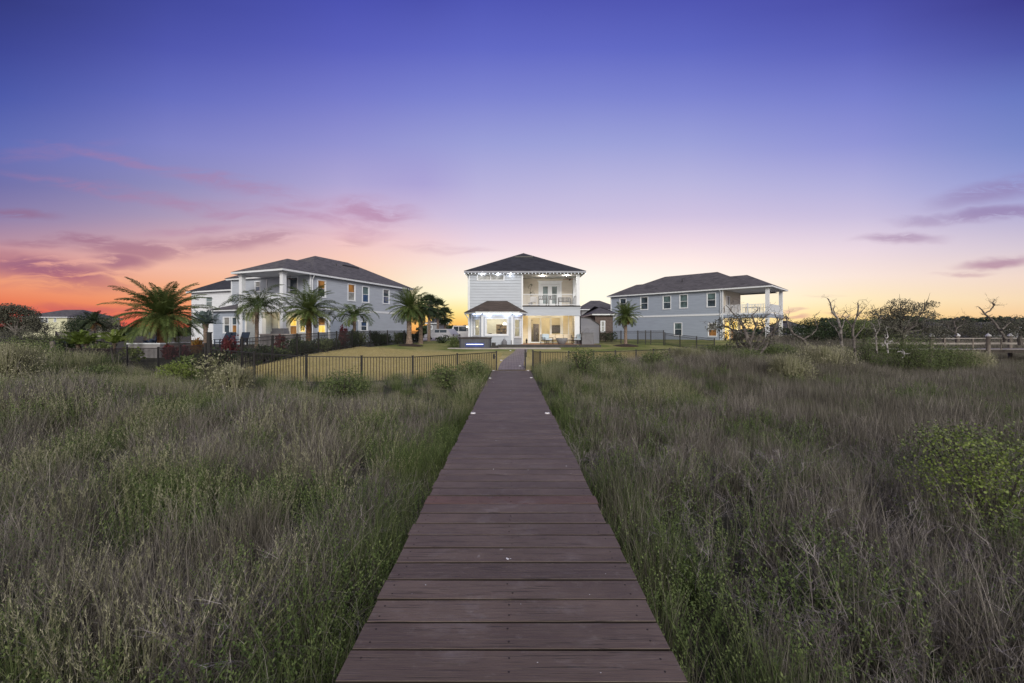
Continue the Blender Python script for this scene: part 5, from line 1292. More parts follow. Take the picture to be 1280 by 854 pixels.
dead_tree((1200, 424), 35, [[(1196, 424), (1195, 412), (1192, 402), (1196, 397)], [(1195, 412), (1204, 405), (1206, 400)], [(1196, 418), (1186, 410), (1184, 404)]], 'bare grey twiggy tree behind the pier, left of the leaning one', .07, 'bark_grey', 20, 12, tl=.6)

def leafy_tree(px, D, base_py, clumps, lab, mat='shrub_grey', bark='bark_grey', seed=1, s=.13, r=.16, name='tree', cat='tree', n=260, limbpts=None, ny=1.0):
    rng = random.Random(seed); o = P(px, base_py, D); T = thing(name, lab, cat, o)
    m = MB(); C_ = [P(a, b_, D+rng.uniform(-1, 1)*ny)-o for (a, b_, _, _) in clumps]
    top = Vector((0, 0, max(c.z for c in C_)*.35)); m.tube([(0, 0, -.2), top*.5+Vector((rng.gauss(0, .1), 0, 0)), top], [r, r*.85, r*.7], 8)
    for c in C_:
        mid_ = top.lerp(c, .5)+Vector((rng.gauss(0, .15), rng.gauss(0, .15), -.1)); m.tube([top*.9, top.lerp(mid_, .6), mid_, c], [r*.5, r*.35, r*.22, .012], 5)
        for k in range(5): e = c+Vector((rng.gauss(0, .3), rng.gauss(0, .3), rng.gauss(.1, .25))); m.tube([mid_.lerp(c, .6), e], [.025, .008], 4)
    m.build('trunk', M[bark], T); m = MB()
    for c, (_, _, rx, rz_) in zip(C_, clumps):
        k = max(60, int(n*rx*rz_*6)); leafball(m, c, (rx, rx, rz_), k, s*.68, rng, hollow=.1)
    m.build('crown', M[mat], T, rnd=True); return T
leafy_tree(1128, 29, 434, [(1126, 379, .8, .32), (1110, 386, .55, .28), (1094, 391, .7, .3), (1104, 397, .8, .4), (1145, 383, .5, .3), (1162, 381, .55, .28), (1152, 390, .7, .35), (1164, 396, .6, .4), (1128, 396, .9, .5), (1112, 408, 1.1, .6), (1140, 408, 1.1, .6), (1160, 409, .9, .6), (1100, 416, 1.0, .5), (1128, 420, 1.2, .5), (1155, 420, 1.2, .5), (1133, 388, .5, .3), (1120, 391, .5, .3)],
           'spreading grey-green coastal oak between the dead trees and the pier', 'shrub_grey', seed=3, s=.10, n=420)
leafy_tree(20, 38, 430, [(2, 390, .8, .5), (12, 386, 1.0, .5), (25, 388, 1.0, .5), (38, 393, .8, .4), (8, 400, 1.2, .6), (28, 402, 1.2, .6), (42, 402, .8, .5), (-8, 396, 1.2, .6), (15, 412, 1.5, .6), (45, 411, 1.0, .5)], 'grey feathery coastal tree at the far left edge', 'shrub_grey', seed=5, s=.13, n=620)
leafy_tree(58, 42, 428, [(50, 407, .7, .4), (62, 404, .6, .4), (70, 409, .7, .4)], 'thin grey twiggy tree in front of the cream house', 'shrub_grey', seed=6, s=.08, n=90)
leafy_tree(100, 48, 428, [(92, 407, 1.0, .7), (102, 402, 1.1, .8), (98, 412, 1.4, .8)], 'dark rounded tree right of the cream house', 'shrub_dark', seed=8, s=.16, n=260)
leafy_tree(128, 50, 428, [(122, 408, 1.2, .8), (132, 404, 1.2, .9), (140, 409, 1.4, .9)], 'grey-green tree left behind the big palm', 'shrub_grey', seed=9, s=.16, n=240)
leafy_tree(1020, 40, 432, [(1005, 408, 1.2, .6), (1020, 405, 1.3, .6), (1035, 410, 1.4, .7), (1012, 417, 1.6, .7), (1030, 420, 1.8, .7)], 'dark green broad tree behind the low dead branch', 'shrub_dark', seed=10, s=.14, n=260)
leafy_tree(1080, 38, 432, [(1068, 408, 1.2, .7), (1085, 404, 1.2, .7), (1078, 416, 1.6, .7), (1095, 414, 1.2, .7)], 'green tree behind the grey dead trees', 'shrub_mid', seed=12, s=.13, n=260)
leafy_tree(992, 44, 430, [(985, 415, 1.2, .6), (1000, 413, 1.2, .6)], 'dark low tree at the right corner of the right house', 'shrub_dark', seed=14, s=.14, n=240)
leafy_tree(1276, 33, 428, [(1270, 409, .9, .5), (1282, 404, 1.0, .7), (1276, 416, 1.3, .6)], 'dark twiggy tree behind the pier at the right edge', 'shrub_grey', seed=16, s=.1, n=230)
leafy_tree(1218, 44, 428, [(1205, 411, 1.6, .6), (1222, 409, 1.6, .7), (1240, 412, 1.5, .6), (1212, 419, 2.0, .6), (1236, 420, 2.0, .6)], 'broad grey-green thicket tree behind the middle of the pier', 'shrub_grey', seed=18, s=.13, n=170)
leafy_tree(1180, 46, 428, [(1170, 413, 1.4, .6), (1184, 415, 1.4, .6), (1176, 421, 1.7, .5)], 'grey-green thicket tree behind the left pier posts', 'shrub_grey', seed=20, s=.13, n=170)
leafy_tree(1045, 46, 428, [(1038, 407, 1.3, .7), (1052, 404, 1.4, .8), (1046, 414, 1.8, .8), (1062, 411, 1.5, .8)], 'dark tree in the scrub band behind the tallest dead tree', 'shrub_dark', seed=22, s=.14, n=260)
leafy_tree(1108, 44, 428, [(1100, 403, 1.3, .7), (1115, 400, 1.3, .8), (1108, 412, 1.9, .9), (1124, 409, 1.6, .8)], 'dark tree in the scrub band behind the coastal oak', 'shrub_grey', seed=24, s=.13, n=260)
leafy_tree(1196, 52, 428, [(1188, 408, 1.5, .8), (1202, 405, 1.4, .7), (1196, 415, 2.0, .9)], 'grey scrub tree behind the bare twiggy tree and the pier', 'shrub_grey', seed=26, s=.14, n=260)
leafy_tree(1256, 50, 428, [(1246, 408, 1.5, .8), (1262, 405, 1.5, .8), (1256, 415, 2.1, .9)], 'grey scrub tree behind the leaning bare tree', 'shrub_grey', seed=28, s=.14, n=260)
# shrubs on the right marsh edge
for (px, D, tp, r, mat, lab) in ((893, 27, 431, 1.5, 'shrub_mid', 'broad green bush before the right house barbecue'), (925, 24, 437, 1.2, 'shrub_mid', 'green bush at the foot of the gnarled tree'), (968, 27, 431, 1.7, 'shrub_mid', 'green bush right of the gnarled tree'), (985, 20, 445, 1.1, 'tan_plume', 'pale straw-green bush in front of the low dead branch'),
                               (1030, 24, 434, 1.5, 'tan_plume', 'pale greyish bush left of the tallest dead tree base'), (1086, 27, 424, 1.2, 'shrub_mid', 'green bush right of the grey dead tree base'), (1130, 27, 422, 1.5, 'shrub_mid', 'bright green bush behind the bleached stump'), (1150, 26, 428, 1.4, 'shrub_mid', 'green bush left of the pier posts'), (1187, 27, 435, 1.6, 'shrub_mid', 'low green bush in front of the pier'), (1215, 28, 440, 1.3, 'tan_plume', 'low pale bush before the right pier posts'),
                               (728, 17.8, 436, .75, 'shrub_mid', 'green bush in front of the right lawn fence near the gate'), (764, 19.5, 443, .7, 'shrub_mid', 'low green bush before the right fence, left of the small palm'), (862, 25, 436, 1.3, 'tan_plume', 'pale green bush at the end of the low right fence'), (818, 21, 440, .8, 'shrub_mid', 'green bush leaning on the right low fence'),
                               (592, 17, 452, .7, 'shrub_mid', 'green bush against the left low fence near the gate'), (556, 15.4, 458, .7, 'shrub_mid', 'green bush at the left low fence, second from the gate'), (430, 13.2, 466, .8, 'shrub_mid', 'green bush in front of the left low fence bend'), (292, 13.0, 458, .7, 'tan_plume', 'pale bush at the left of the low fence'),
                               (120, 17, 458, .8, 'shrub_mid', 'green bush in front of the close picket fence at the left'), (36, 19, 428, 1.5, 'shrub_mid', 'tall green bush at the far left edge of the marsh'), (222, 15.5, 455, .7, 'lime_leaf', 'yellow-green bush before the left neighbour fence'), (5, 15, 432, 1.2, 'tan_plume', 'pale bush cut by the left picture edge'),
                               (24, 27, 412, 2.0, 'shrub_grey', 'grey-green bush under the feathery tree at the far left'), (58, 28, 418, 1.5, 'shrub_mid', 'green bush behind the grey piling')):
    x = X(px, D); h = Z(tp, D)-height(x, D)
    shrub(x, D, h, r, lab, mat, int(3000*r*r+900), .05, int(px)+1, name='marsh_shrub', upright=(mat == 'tan_plume'), lobes=7)
shrub(6.0, 5.4, 1.25, .95, 'yellow-green leafy bush at the right edge of the marsh', 'lime_leaf', 4200, .035, 91, name='marsh_shrub', lobes=7)
shrub(7.4, 7.0, 1.2, 1.0, 'green leafy bush behind the yellow-green one at the right picture edge', 'shrub_mid', 3200, .04, 92, name='marsh_shrub', lobes=7)

# far wood along the horizon
rng = random.Random(77); m = MB()
def wood(xa, xb, D, hfun, n, s):
    for k in range(n):
        x = rng.uniform(xa, xb); d = D+rng.uniform(-8, 8); z0 = height(x, d); h = hfun(x)*(.75+.5*abs(mnoise.noise(Vector((x*.09, d*.1, 1)))))
        z = z0+h*(1-rng.random()**1.8*1.0); p = Vector((x, d, z)); a = Vector((rng.gauss(0, 1), rng.gauss(0, .5), rng.gauss(0, .8))).normalized()*s*rng.uniform(.6, 1.4); b_ = a.orthogonal().normalized()*s*.5
        m.quad(p-a, p+b_, p+a, p-b_, rng.random())
wood(140, 260, 190, lambda x: 7.6+3.2*abs(mnoise.noise(Vector((x*.05, 0, 5)))), 9000, 1.0)
wood(95, 190, 150, lambda x: 4.8+2.2*mnoise.noise(Vector((x*.06, 3, 5))), 6000, .8)
wood(50, 105, 130, lambda x: 3.6, 4000, .7)
wood(-40, 0, 190, lambda x: 4.0, 4000, .8)
wood(-200, -80, 150, lambda x: 3.0, 6000, .9)
wood(-60, -38, 95, lambda x: 2.5, 1500, .6)
m.build('far_wood', M['shrub_dark'], kind='stuff', rnd=True)['label'] = 'dark tree line along the horizon'

# ================================================================= marsh vegetation (scattered stuff)
def in_lawn(x, y):
    if y < 15.4: return False
    if x < -11.6: return y > 22
    if x > 30: return False
    return y > interp(x, FR)+ (.0)
def blade(mb, p, d, L, w, seg, curve, rng, r):
    pts = [p.copy()]; dd = d.copy(); q = p.copy(); dr = Vector((rng.gauss(0, 1), rng.gauss(0, 1), 0))
    for k in range(seg):
        dd = (dd+dr*curve*.12+Vector((0, 0, -curve*.28*(k+1)/seg))).normalized(); q = q+dd*(L/seg); pts.append(q.copy())
    s_ = Vector((-dd.y+rng.gauss(0, .4), dd.x+rng.gauss(0, .4), rng.gauss(0, .15))).normalized()
    for k in range(seg):
        w0 = w*(1-k/seg)+.0006; w1 = w*(1-(k+1)/seg)+.0006
        mb.quad(pts[k]-s_*w0, pts[k]+s_*w0, pts[k+1]+s_*w1, pts[k+1]-s_*w1, r)
    return pts
SRC = {}
def source(kind, mat, fn, variants=3):
    SRC.setdefault(kind, [])
    for v in range(variants):
        m = MB(); rng = random.Random(hash_(kind)+v*13); fn(m, rng); me_o = m.build(kind+'_clump', M[mat], rnd=True)
        COL.objects.unlink(me_o); SRC[kind].append(me_o)
def hash_(s): return sum(ord(c)*(i+1) for i, c in enumerate(s))
def mk_grass(n, br, h0, h1, lean, w, curve, seg=5):
    def f(m, rng):
        for k in range(n):
            a = rng.random()*6.283; q = rng.random()**.5*br; p = Vector((math.cos(a)*q, math.sin(a)*q, 0)); l = abs(rng.gauss(0, lean)); a2 = rng.gauss(a, 1.0)
            d = Vector((math.cos(a2)*l, math.sin(a2)*l, 1)).normalized(); blade(m, p, d, rng.uniform(h0, h1), w*rng.uniform(.6, 1.3), seg, curve*rng.uniform(.2, 1.6), rng, rng.random())
    return f
def mk_leafy(ns, br, h0, h1, nl, ls, lw, w=.0022):
    def f(m, rng):
        for k in range(ns):
            a = rng.random()*6.283; q = rng.random()**.5*br; p = Vector((math.cos(a)*q, math.sin(a)*q, 0)); l = abs(rng.gauss(0, .28)); d = Vector((math.cos(a)*l, math.sin(a)*l, 1)).normalized(); L = rng.uniform(h0, h1); r0 = rng.random()
            pts = blade(m, p, d, L, w, 5, .5, rng, r0*.3)
            for j in range(nl):
                t = .35+.65*(j/nl)**.8; f_ = t*5; i = min(4, int(f_)); c = pts[i].lerp(pts[i+1], f_-i); az = j*2.4+rng.random(); ld = Vector((math.cos(az), math.sin(az), rng.uniform(.3, 1.3))).normalized()*ls*rng.uniform(.6, 1.25)*(1.1-.4*t)
                s_ = Vector((-math.sin(az), math.cos(az), rng.gauss(0, .3)))*lw*.5; m.quad(c, c+ld*.5-s_, c+ld, c+ld*.5+s_, min(1, r0*.55+rng.random()*.3+.25*t))
    return f
def mk_twig(ns, br, h0, h1, w):
    def f(m, rng):
        for k in range(ns):
            a = rng.random()*6.283; q = rng.random()**.5*br; p = Vector((math.cos(a)*q, math.sin(a)*q, 0)); l = abs(rng.gauss(0, .5)); d = Vector((math.cos(a)*l, math.sin(a)*l, 1)).normalized(); L = rng.uniform(h0, h1); r0 = rng.random()
            pts = blade(m, p, d, L, w, 5, .7, rng, r0)
            for j in range(9):
                f_ = rng.uniform(1.5, 5); i = min(4, int(f_)); c = pts[i].lerp(pts[i+1], f_-i); dd = (pts[i+1]-pts[i]).normalized(); sd = (dd+Vector((rng.gauss(0, .7), rng.gauss(0, .7), rng.gauss(0, .3)))).normalized(); q2 = blade(m, c, sd, L*rng.uniform(.12, .32), w*.6, 2, .4, rng, r0)
                for jj in range(2): sd2 = (sd+Vector((rng.gauss(0, .8), rng.gauss(0, .8), rng.gauss(0, .4)))).normalized(); blade(m, q2[1], sd2, L*.1, w*.45, 1, 0, rng, r0)
    return f
def mk_plume(ns, br, h0, h1):
    def f(m, rng):
        for k in range(ns):
            a = rng.random()*6.283; q = rng.random()**.5*br; p = Vector((math.cos(a)*q, math.sin(a)*q, 0)); l = abs(rng.gauss(0, .22)); d = Vector((math.cos(a)*l, math.sin(a)*l, 1)).normalized(); L = rng.uniform(h0, h1); r0 = rng.random()
            pts = blade(m, p, d, L, .003, 5, .35, rng, r0*.4)
            for j in range(16):
                f_ = rng.uniform(2.6, 5); i = min(4, int(f_)); c = pts[i].lerp(pts[i+1], f_-i); ld = Vector((rng.gauss(0, .5), rng.gauss(0, .5), 1)).normalized()*rng.uniform(.02, .05); s_ = Vector((rng.gauss(0, 1), rng.gauss(0, 1), 0)).normalized()*.004; m.tri(c-s_, c+s_, c+ld, min(1, .3+r0*.5+rng.random()*.2))
    return f
source('thatch', 'dead_grass', mk_grass(90, .24, .55, 1.1, .85, .0029, 1.2), 4)
source('deadgrass', 'dead_grass', mk_grass(90, .18, .4, 1.0, .34, .0030, .55), 4)
source('rush', 'rush', mk_grass(100, .19, .45, .95, .2, .0030, .3))
source('leafy', 'green_leaf', mk_leafy(15, .22, .4, .88, 22, .044, .015), 4)
source('twiggy', 'twig', mk_twig(14, .2, .45, 1.0, .0032), 4)
source('greengrass', 'grass_green', mk_grass(110, .16, .45, .9, .25, .0032, .5))
source('plume', 'tan_plume', mk_plume(30, .2, .55, 1.0))
source('wrush', 'rush', mk_grass(90, .28, .5, .95, .16, .0065, .25, 4))
source('wdead', 'dead_grass', mk_grass(80, .28, .5, 1.0, .35, .006, .6, 4))
source('wleafy', 'green_leaf', mk_leafy(24, .28, .45, .85, 20, .05, .022, .004))
source('wplume', 'tan_plume', mk_plume(44, .3, .55, 1.05))
source('wgreen', 'grass_green', mk_grass(80, .28, .5, .95, .3, .0075, .5, 4))
source('turf', 'dry_turf', mk_grass(26, .12, .02, .055, .5, .0035, .4, 2), 2)
def scatter(name, kinds, pts, lab):
    """one object; geometry nodes put a clump on every point"""
    srcs = [o for k in kinds for o in SRC[k]]; col = bpy.data.collections.new(name+'_clumps')
    for i, o in enumerate(srcs): o.name = '%s_clump_%02d' % (name, i); col.objects.link(o)
    base = {}; c = 0
    for k in kinds: base[k] = c; c += len(SRC[k])
    me = bpy.data.meshes.new(name); me.from_pydata([p[0] for p in pts], [], []); n = len(pts)
    a = me.attributes.new('kind', 'INT', 'POINT'); a.data.foreach_set('value', [base[p[1]]+p[4] % len(SRC[p[1]]) for p in pts])
    a = me.attributes.new('rot', 'FLOAT_VECTOR', 'POINT'); a.data.foreach_set('vector', [q for p in pts for q in p[2]])
    a = me.attributes.new('scl', 'FLOAT_VECTOR', 'POINT'); a.data.foreach_set('vector', [q for p in pts for q in p[3]])
    o = bpy.data.objects.new(name, me); COL.objects.link(o)
    ng = bpy.data.node_groups.new(name, 'GeometryNodeTree')
    ng.interface.new_socket('Geometry', in_out='INPUT', socket_type='NodeSocketGeometry'); ng.interface.new_socket('Geometry', in_out='OUTPUT', socket_type='NodeSocketGeometry')
    gi = ng.nodes.new('NodeGroupInput'); go = ng.nodes.new('NodeGroupOutput'); ip = ng.nodes.new('GeometryNodeInstanceOnPoints'); ci = ng.nodes.new('GeometryNodeCollectionInfo')
    ci.inputs['Collection'].default_value = col; ci.inputs['Separate Children'].default_value = True; ci.inputs['Reset Children'].default_value = True
    def na(nm, ty): q = ng.nodes.new('GeometryNodeInputNamedAttribute'); q.data_type = ty; q.inputs['Name'].default_value = nm; return q.outputs['Attribute']
    ln_ = ng.links.new; ln_(gi.outputs[0], ip.inputs['Points']); ln_(ci.outputs[0], ip.inputs['Instance']); ip.inputs['Pick Instance'].default_value = True
    ln_(na('kind', 'INT'), ip.inputs['Instance Index']); ln_(na('rot', 'FLOAT_VECTOR'), ip.inputs['Rotation']); ln_(na('scl', 'FLOAT_VECTOR'), ip.inputs['Scale']); ln_(ip.outputs[0], go.inputs[0])
    md_ = o.modifiers.new('scatter', 'NODES'); md_.node_group = ng
    o['kind'] = 'stuff'; o['label'] = lab
    return o
rng = random.Random(2024)
nz = lambda x, y, s, k: mnoise.noise(Vector((x*s, y*s, k)))
marsh = []; reeds = []; herbs = []
def vegh(x, y):
    """height of the plants there"""
    h = .80+.26*nz(x, y, .30, 1)+.24*nz(x, y, .8, 4)
    if x < -1.2: h += .22*sm(5, 11, y)*sm(-1.5, -4, x)
    if x > 1.2: h += .05
    h *= 1-.22*sm(20, 45, y)*(x > 12)
    if y > 10.5 and -9.8 < x < -1.6: h *= 1-.5*sm(10.5, 13, y)*sm(-9.8, -8.6, x)
    if -19 < x < -9 and y > 11: h *= 1-.56*sm(11, 14, y)*sm(-22, -18.5, x)
    if y > 14 and 1 < x < 9: h *= .78
    h *= 1+.18*nz(x, y, 1.3, 7)
    d = abs(x)-.95
    if d < .7: h *= .82+.18*d/.7
    return h
def zones():
    for (y0, y1, dens) in ((-1.5, .6, 9), (.6, 4, 26), (4, 8, 22), (8, 13, 15), (13, 20, 10), (20, 32, 6.5), (32, 60, 2.2)):
        hw = 1.28*y1+2.5; A = 2*hw*(y1-y0)
        for k in range(int(A*dens)): yield rng.uniform(-hw, hw), rng.uniform(y0, y1)
for x, y in zones():
    if abs(x) < 1.06 and y < 20.5: continue
    if in_lawn(x, y): continue
    if x > 36 and y > 45 and x < 60 and y > 50: pass
    if y > 20 and abs(x) > 1.25*y+1: continue
    z = height(x, y); far = y > 9.5
    g = nz(x, y, .55, 11)+.5*nz(x, y, 1.6, 12); g2 = nz(x, y, .4, 21)+.4*nz(x, y, 1.4, 22); u = rng.random(); edge = abs(x) < 1.9
    left = x < 0; reed = (x > 2.5 and y > 7+.0*x and x > 7.5-.15*(y-7)+1.5*nz(x, y, .3, 9)) or (x > 9)
    if reed and y > 9.5:
        kd = 'wrush' if u < .66 else ('wdead' if u < .93 else 'wgreen')
        if y < 20 and g > .15 and u > .5: kd = 'wleafy'
    elif left:
        if y > 12: kd = 'wplume' if u < .34 else 'wgreen' if u < .54 else 'wleafy' if u < .74+.2*g else 'wdead'
        elif g > .10: kd = 'leafy' if u < .66 else 'greengrass' if u < .75 else 'plume'
        elif g2 > .12: kd = 'thatch' if u < .45 else 'twiggy' if u < .7 else 'deadgrass' if u < .85 else 'leafy'
        else: kd = 'deadgrass' if u < .3 else 'thatch' if u < .5 else 'leafy' if u < .68 else 'plume' if u < .8 else 'rush'
    else:
        if y > 13: kd = 'wplume' if u < .28 else 'wgreen' if u < .52 else 'wleafy' if u < .74 else 'wdead'
        elif g > .08: kd = 'leafy' if u < .58 else 'rush' if u < .75 else 'twiggy'
        elif g2 > .1: kd = 'twiggy' if u < .28 else 'deadgrass' if u < .62 else 'leafy' if u < .78 else 'rush'
        else: kd = 'rush' if u < .42 else 'deadgrass' if u < .68 else 'leafy' if u < .88 else 'twiggy'
    if edge and u > .35: kd = 'greengrass' if u < .62 else 'leafy'
    if far and not kd.startswith('w'): kd = {'thatch': 'wdead', 'deadgrass': 'wdead', 'rush': 'wrush', 'leafy': 'wleafy', 'twiggy': 'twiggy', 'greengrass': 'wgreen', 'plume': 'wplume'}[kd]
    if y < 9 and nz(x, y, .9, 41)+.4*nz(x, y, 2.2, 42) < -.30: continue          # gaps down to the mud
    s_ = vegh(x, y)*rng.uniform(.82, 1.15)*(1.25 if y > 32 else 1); sxy = s_*rng.uniform(.9, 1.25)
    p = ((x, y, z-.03), kd, (rng.gauss(0, .06), rng.gauss(0, .06), rng.random()*6.283), (sxy, sxy, s_), rng.randint(0, 11))
    if kd in ('rush', 'wrush'): reeds.append(p)
    elif kd in ('leafy', 'wleafy', 'plume', 'wplume'): herbs.append(p)
    else: marsh.append(p)
for k in range(3500):
    y = rng.uniform(50, 150); x = rng.uniform(36, 1.25*y+5)
    if x < 60: continue
    s_ = rng.uniform(1.3, 2.0); reeds.append(((x, y, height(x, y)), 'wrush', (0, 0, rng.random()*6.28), (s_*2, s_*2, s_*.8), rng.randint(0, 5)))
scatter('marsh_grass', ['thatch', 'deadgrass', 'twiggy', 'greengrass', 'wdead', 'wgreen'], marsh, 'grey-tan dead grass and thin green grass filling the marsh')
scatter('reed_bed', ['rush', 'wrush'], reeds, 'reddish brown rushes covering the right marsh')
scatter('marsh_herbs', ['leafy', 'wleafy', 'plume', 'wplume'], herbs, 'small-leaved green marsh plants mixed through the dead grass')
tf = []
for k in range(30000):
    y = 15.5+17*rng.random()**1.4; x = rng.uniform(-11.4, 12)
    if not in_lawn(x, y) or (y > 20.2 and -.7+.0*y < x < 1.1): continue
    tf.append(((x, y, height(x, y)+.03), 'turf', (0, 0, rng.random()*6.28), (1.1, 1.1, rng.uniform(.7, 1.3)), rng.randint(0, 1)))
scatter('lawn_turf', ['turf'], tf, 'short dry lawn grass behind the low fence')

# ================================================================= sky
W = bpy.data.worlds.new('World'); SC.world = W; W.use_nodes = True; t = NT(W.node_tree)
for n in list(t.n): t.n.remove(n)
tc = t.new('ShaderNodeTexCoord').outputs['Generated']; sx = t.new('ShaderNodeSeparateXYZ'); t.link(tc, sx.inputs[0]); dx, dy, dz = sx.outputs
def s_of(px, py):
    a, b_, c = px-CX, F, CY-py; L = math.sqrt(a*a+b_*b_+c*c); return (c/L)/(.35+.65*b_/L)
def a_of(px): a = px-CX; return a/math.hypot(a, F)
S = t.math('DIVIDE', dz, t.math('MULTIPLY_ADD', t.math('MAXIMUM', dy, 0.0), .65, .35))
Aq = t.math('DIVIDE', dx, t.math('MAXIMUM', t.math('SQRT', t.math('ADD', t.math('MULTIPLY', dx, dx), t.math('MULTIPLY', dy, dy))), 1e-4))
COLS = [
 (0,    [(0, (52, 59, 130)), (60, (62, 71, 150)), (120, (76, 89, 169)), (180, (99, 110, 181)), (230, (114, 113, 170)), (270, (142, 128, 170)), (300, (180, 142, 162)), (325, (226, 158, 150)), (350, (240, 158, 122)), (375, (234, 128, 92)), (396, (218, 84, 78)), (414, (205, 62, 72))]),
 (210,  [(0, (67, 74, 158)), (60, (80, 87, 174)), (120, (101, 109, 190)), (180, (129, 132, 198)), (230, (143, 140, 188)), (270, (170, 153, 184)), (305, (209, 167, 174)), (335, (242, 186, 166)), (360, (244, 172, 132)), (382, (242, 150, 106)), (402, (234, 112, 88)), (414, (222, 84, 74))]),
 (430,  [(0, (76, 82, 177)), (60, (91, 97, 189)), (120, (117, 122, 202)), (180, (146, 146, 209)), (230, (175, 166, 212)), (270, (208, 180, 208)), (300, (238, 196, 198)), (330, (250, 206, 186)), (360, (253, 205, 160)), (385, (252, 190, 128)), (414, (245, 160, 95))]),
 (530,  [(0, (76, 82, 174)), (60, (95, 102, 193)), (120, (121, 128, 206)), (180, (152, 154, 213)), (230, (172, 163, 214)), (270, (206, 188, 218)), (300, (236, 204, 212)), (325, (249, 220, 212)), (350, (252, 236, 214)), (372, (254, 246, 204)), (392, (254, 218, 128)), (414, (248, 168, 88))]),
 (600,  [(0, (80, 87, 181)), (60, (97, 105, 196)), (120, (124, 131, 208)), (180, (155, 159, 216)), (230, (182, 177, 220)), (270, (204, 191, 223)), (300, (232, 210, 225)), (322, (247, 226, 228)), (345, (254, 244, 230)), (368, (255, 251, 222)), (388, (255, 238, 166)), (402, (254, 206, 112)), (414, (248, 168, 88))]),
 (740,  [(0, (80, 86, 178)), (60, (97, 105, 196)), (120, (124, 132, 208)), (180, (156, 161, 217)), (230, (185, 181, 222)), (270, (204, 193, 224)), (300, (234, 212, 226)), (322, (249, 230, 230)), (345, (255, 248, 238)), (375, (255, 253, 236)), (400, (255, 248, 205)), (414, (254, 224, 150))]),
 (860,  [(0, (79, 85, 178)), (60, (95, 104, 194)), (120, (123, 131, 208)), (180, (155, 160, 217)), (230, (184, 181, 222)), (270, (205, 193, 224)), (300, (232, 213, 227)), (325, (249, 231, 230)), (350, (254, 245, 235)), (378, (255, 251, 228)), (400, (254, 240, 185)), (414, (252, 214, 132))]),
 (1080, [(0, (74, 78, 168)), (60, (91, 98, 187)), (120, (118, 126, 205)), (180, (144, 148, 214)), (230, (176, 174, 220)), (270, (200, 190, 222)), (310, (232, 214, 226)), (345, (248, 228, 218)), (375, (252, 232, 190)), (398, (252, 218, 148)), (414, (248, 202, 128))]),
 (1280, [(0, (60, 61, 143)), (60, (77, 85, 168)), (120, (103, 119, 193)), (180, (124, 138, 202)), (230, (152, 158, 212)), (270, (182, 176, 212)), (310, (214, 200, 214)), (345, (240, 216, 204)), (375, (246, 218, 182)), (398, (246, 203, 152)), (414, (240, 186, 130))])]
prev = None; pa = None
for px, st_ in COLS:
    stops = sorted((max(0, s_of(px, py)), lin(c)) for py, c in st_)
    zen = tuple(v*.75 for v in stops[-1][1]); stops.append((min(1.0, stops[-1][0]+.5), zen)); smax = 1.3
    c = t.ramp(t.math('DIVIDE', S, smax), [(min(1, a/smax), q) for a, q in stops])
    if prev is None: prev, pa = c, a_of(px)
    else: prev = t.mix(t.mapr(Aq, pa, a_of(px), smooth=False), prev, c); pa = a_of(px)
sky = prev
# cloud streaks, placed by direction
ysafe = t.math('MAXIMUM', dy, .05); U = t.math('DIVIDE', dx, ysafe); V = t.math('DIVIDE', dz, ysafe)
cb = t.new('ShaderNodeCombineXYZ'); t.link(U, cb.inputs[0]); t.link(V, cb.inputs[1]); uv = cb.outputs[0]
wob = t.new('ShaderNodeVectorMath', operation='ADD'); t.link(uv, wob.inputs[0]); wsc = t.new('ShaderNodeVectorMath', operation='SCALE'); wsc.inputs['Scale'].default_value = .05
t.link(t.noise(t.mapping(uv, scale=(3, 7, 1)), 2.0, 3, out=1), wsc.inputs[0]); t.link(wsc.outputs[0], wob.inputs[1]); uvw = wob.outputs[0]
n1 = t.noise(t.mapping(uvw, scale=(2.6, 15, 1), rot=(0, 0, R(4))), 2.6, 8, .66, .5)
front = t.mapr(dy, .05, .25)
def clouds(lst, lo, hi):
    tot = None
    for (px, py, rx, ry, rot, st_) in lst:
        mp_ = t.mapping(uvw, scale=(rx/F, ry/F, 1), loc=((px-CX)/F+.025, (CY-py)/F+.025, 0), rot=(0, 0, R(rot)), typ='TEXTURE')
        ln_ = t.new('ShaderNodeVectorMath', operation='LENGTH'); t.link(mp_, ln_.inputs[0]); e = t.mapr(ln_.outputs['Value'], 1.0, .2, 0, st_, True)
        tot = e if tot is None else t.math('MAXIMUM', tot, e)
    return t.math('MULTIPLY', t.math('MULTIPLY', tot, t.mapr(n1, lo, hi, 0, 1, True)), front, clamp=True)
fA = clouds([(55, 338, 150, 26, -7, .95), (112, 299, 75, 11, -3, .6), (170, 310, 105, 17, -3, .65), (300, 302, 120, 15, 4, .5), (150, 325, 60, 18, 6, .8), (20, 266, 75, 9, -4, .5), (45, 305, 70, 8, 0, .4), (435, 300, 50, 8, 0, .25), (60, 362, 90, 9, -2, .3), (110, 390, 110, 12, 0, .55)], .33, .52)
fB = clouds([(300, 232, 190, 15, -12, .5), (150, 200, 150, 10, -12, .45), (465, 264, 85, 24, -4, .75), (455, 290, 60, 12, 0, .4), (330, 265, 190, 16, -5, .3), (60, 190, 120, 16, 6, .25), (120, 238, 160, 10, -10, .5), (250, 258, 170, 10, -12, .5), (400, 272, 130, 10, -12, .55), (560, 310, 90, 10, -3, .3), (260, 285, 120, 9, 3, .4)], .30, .62)
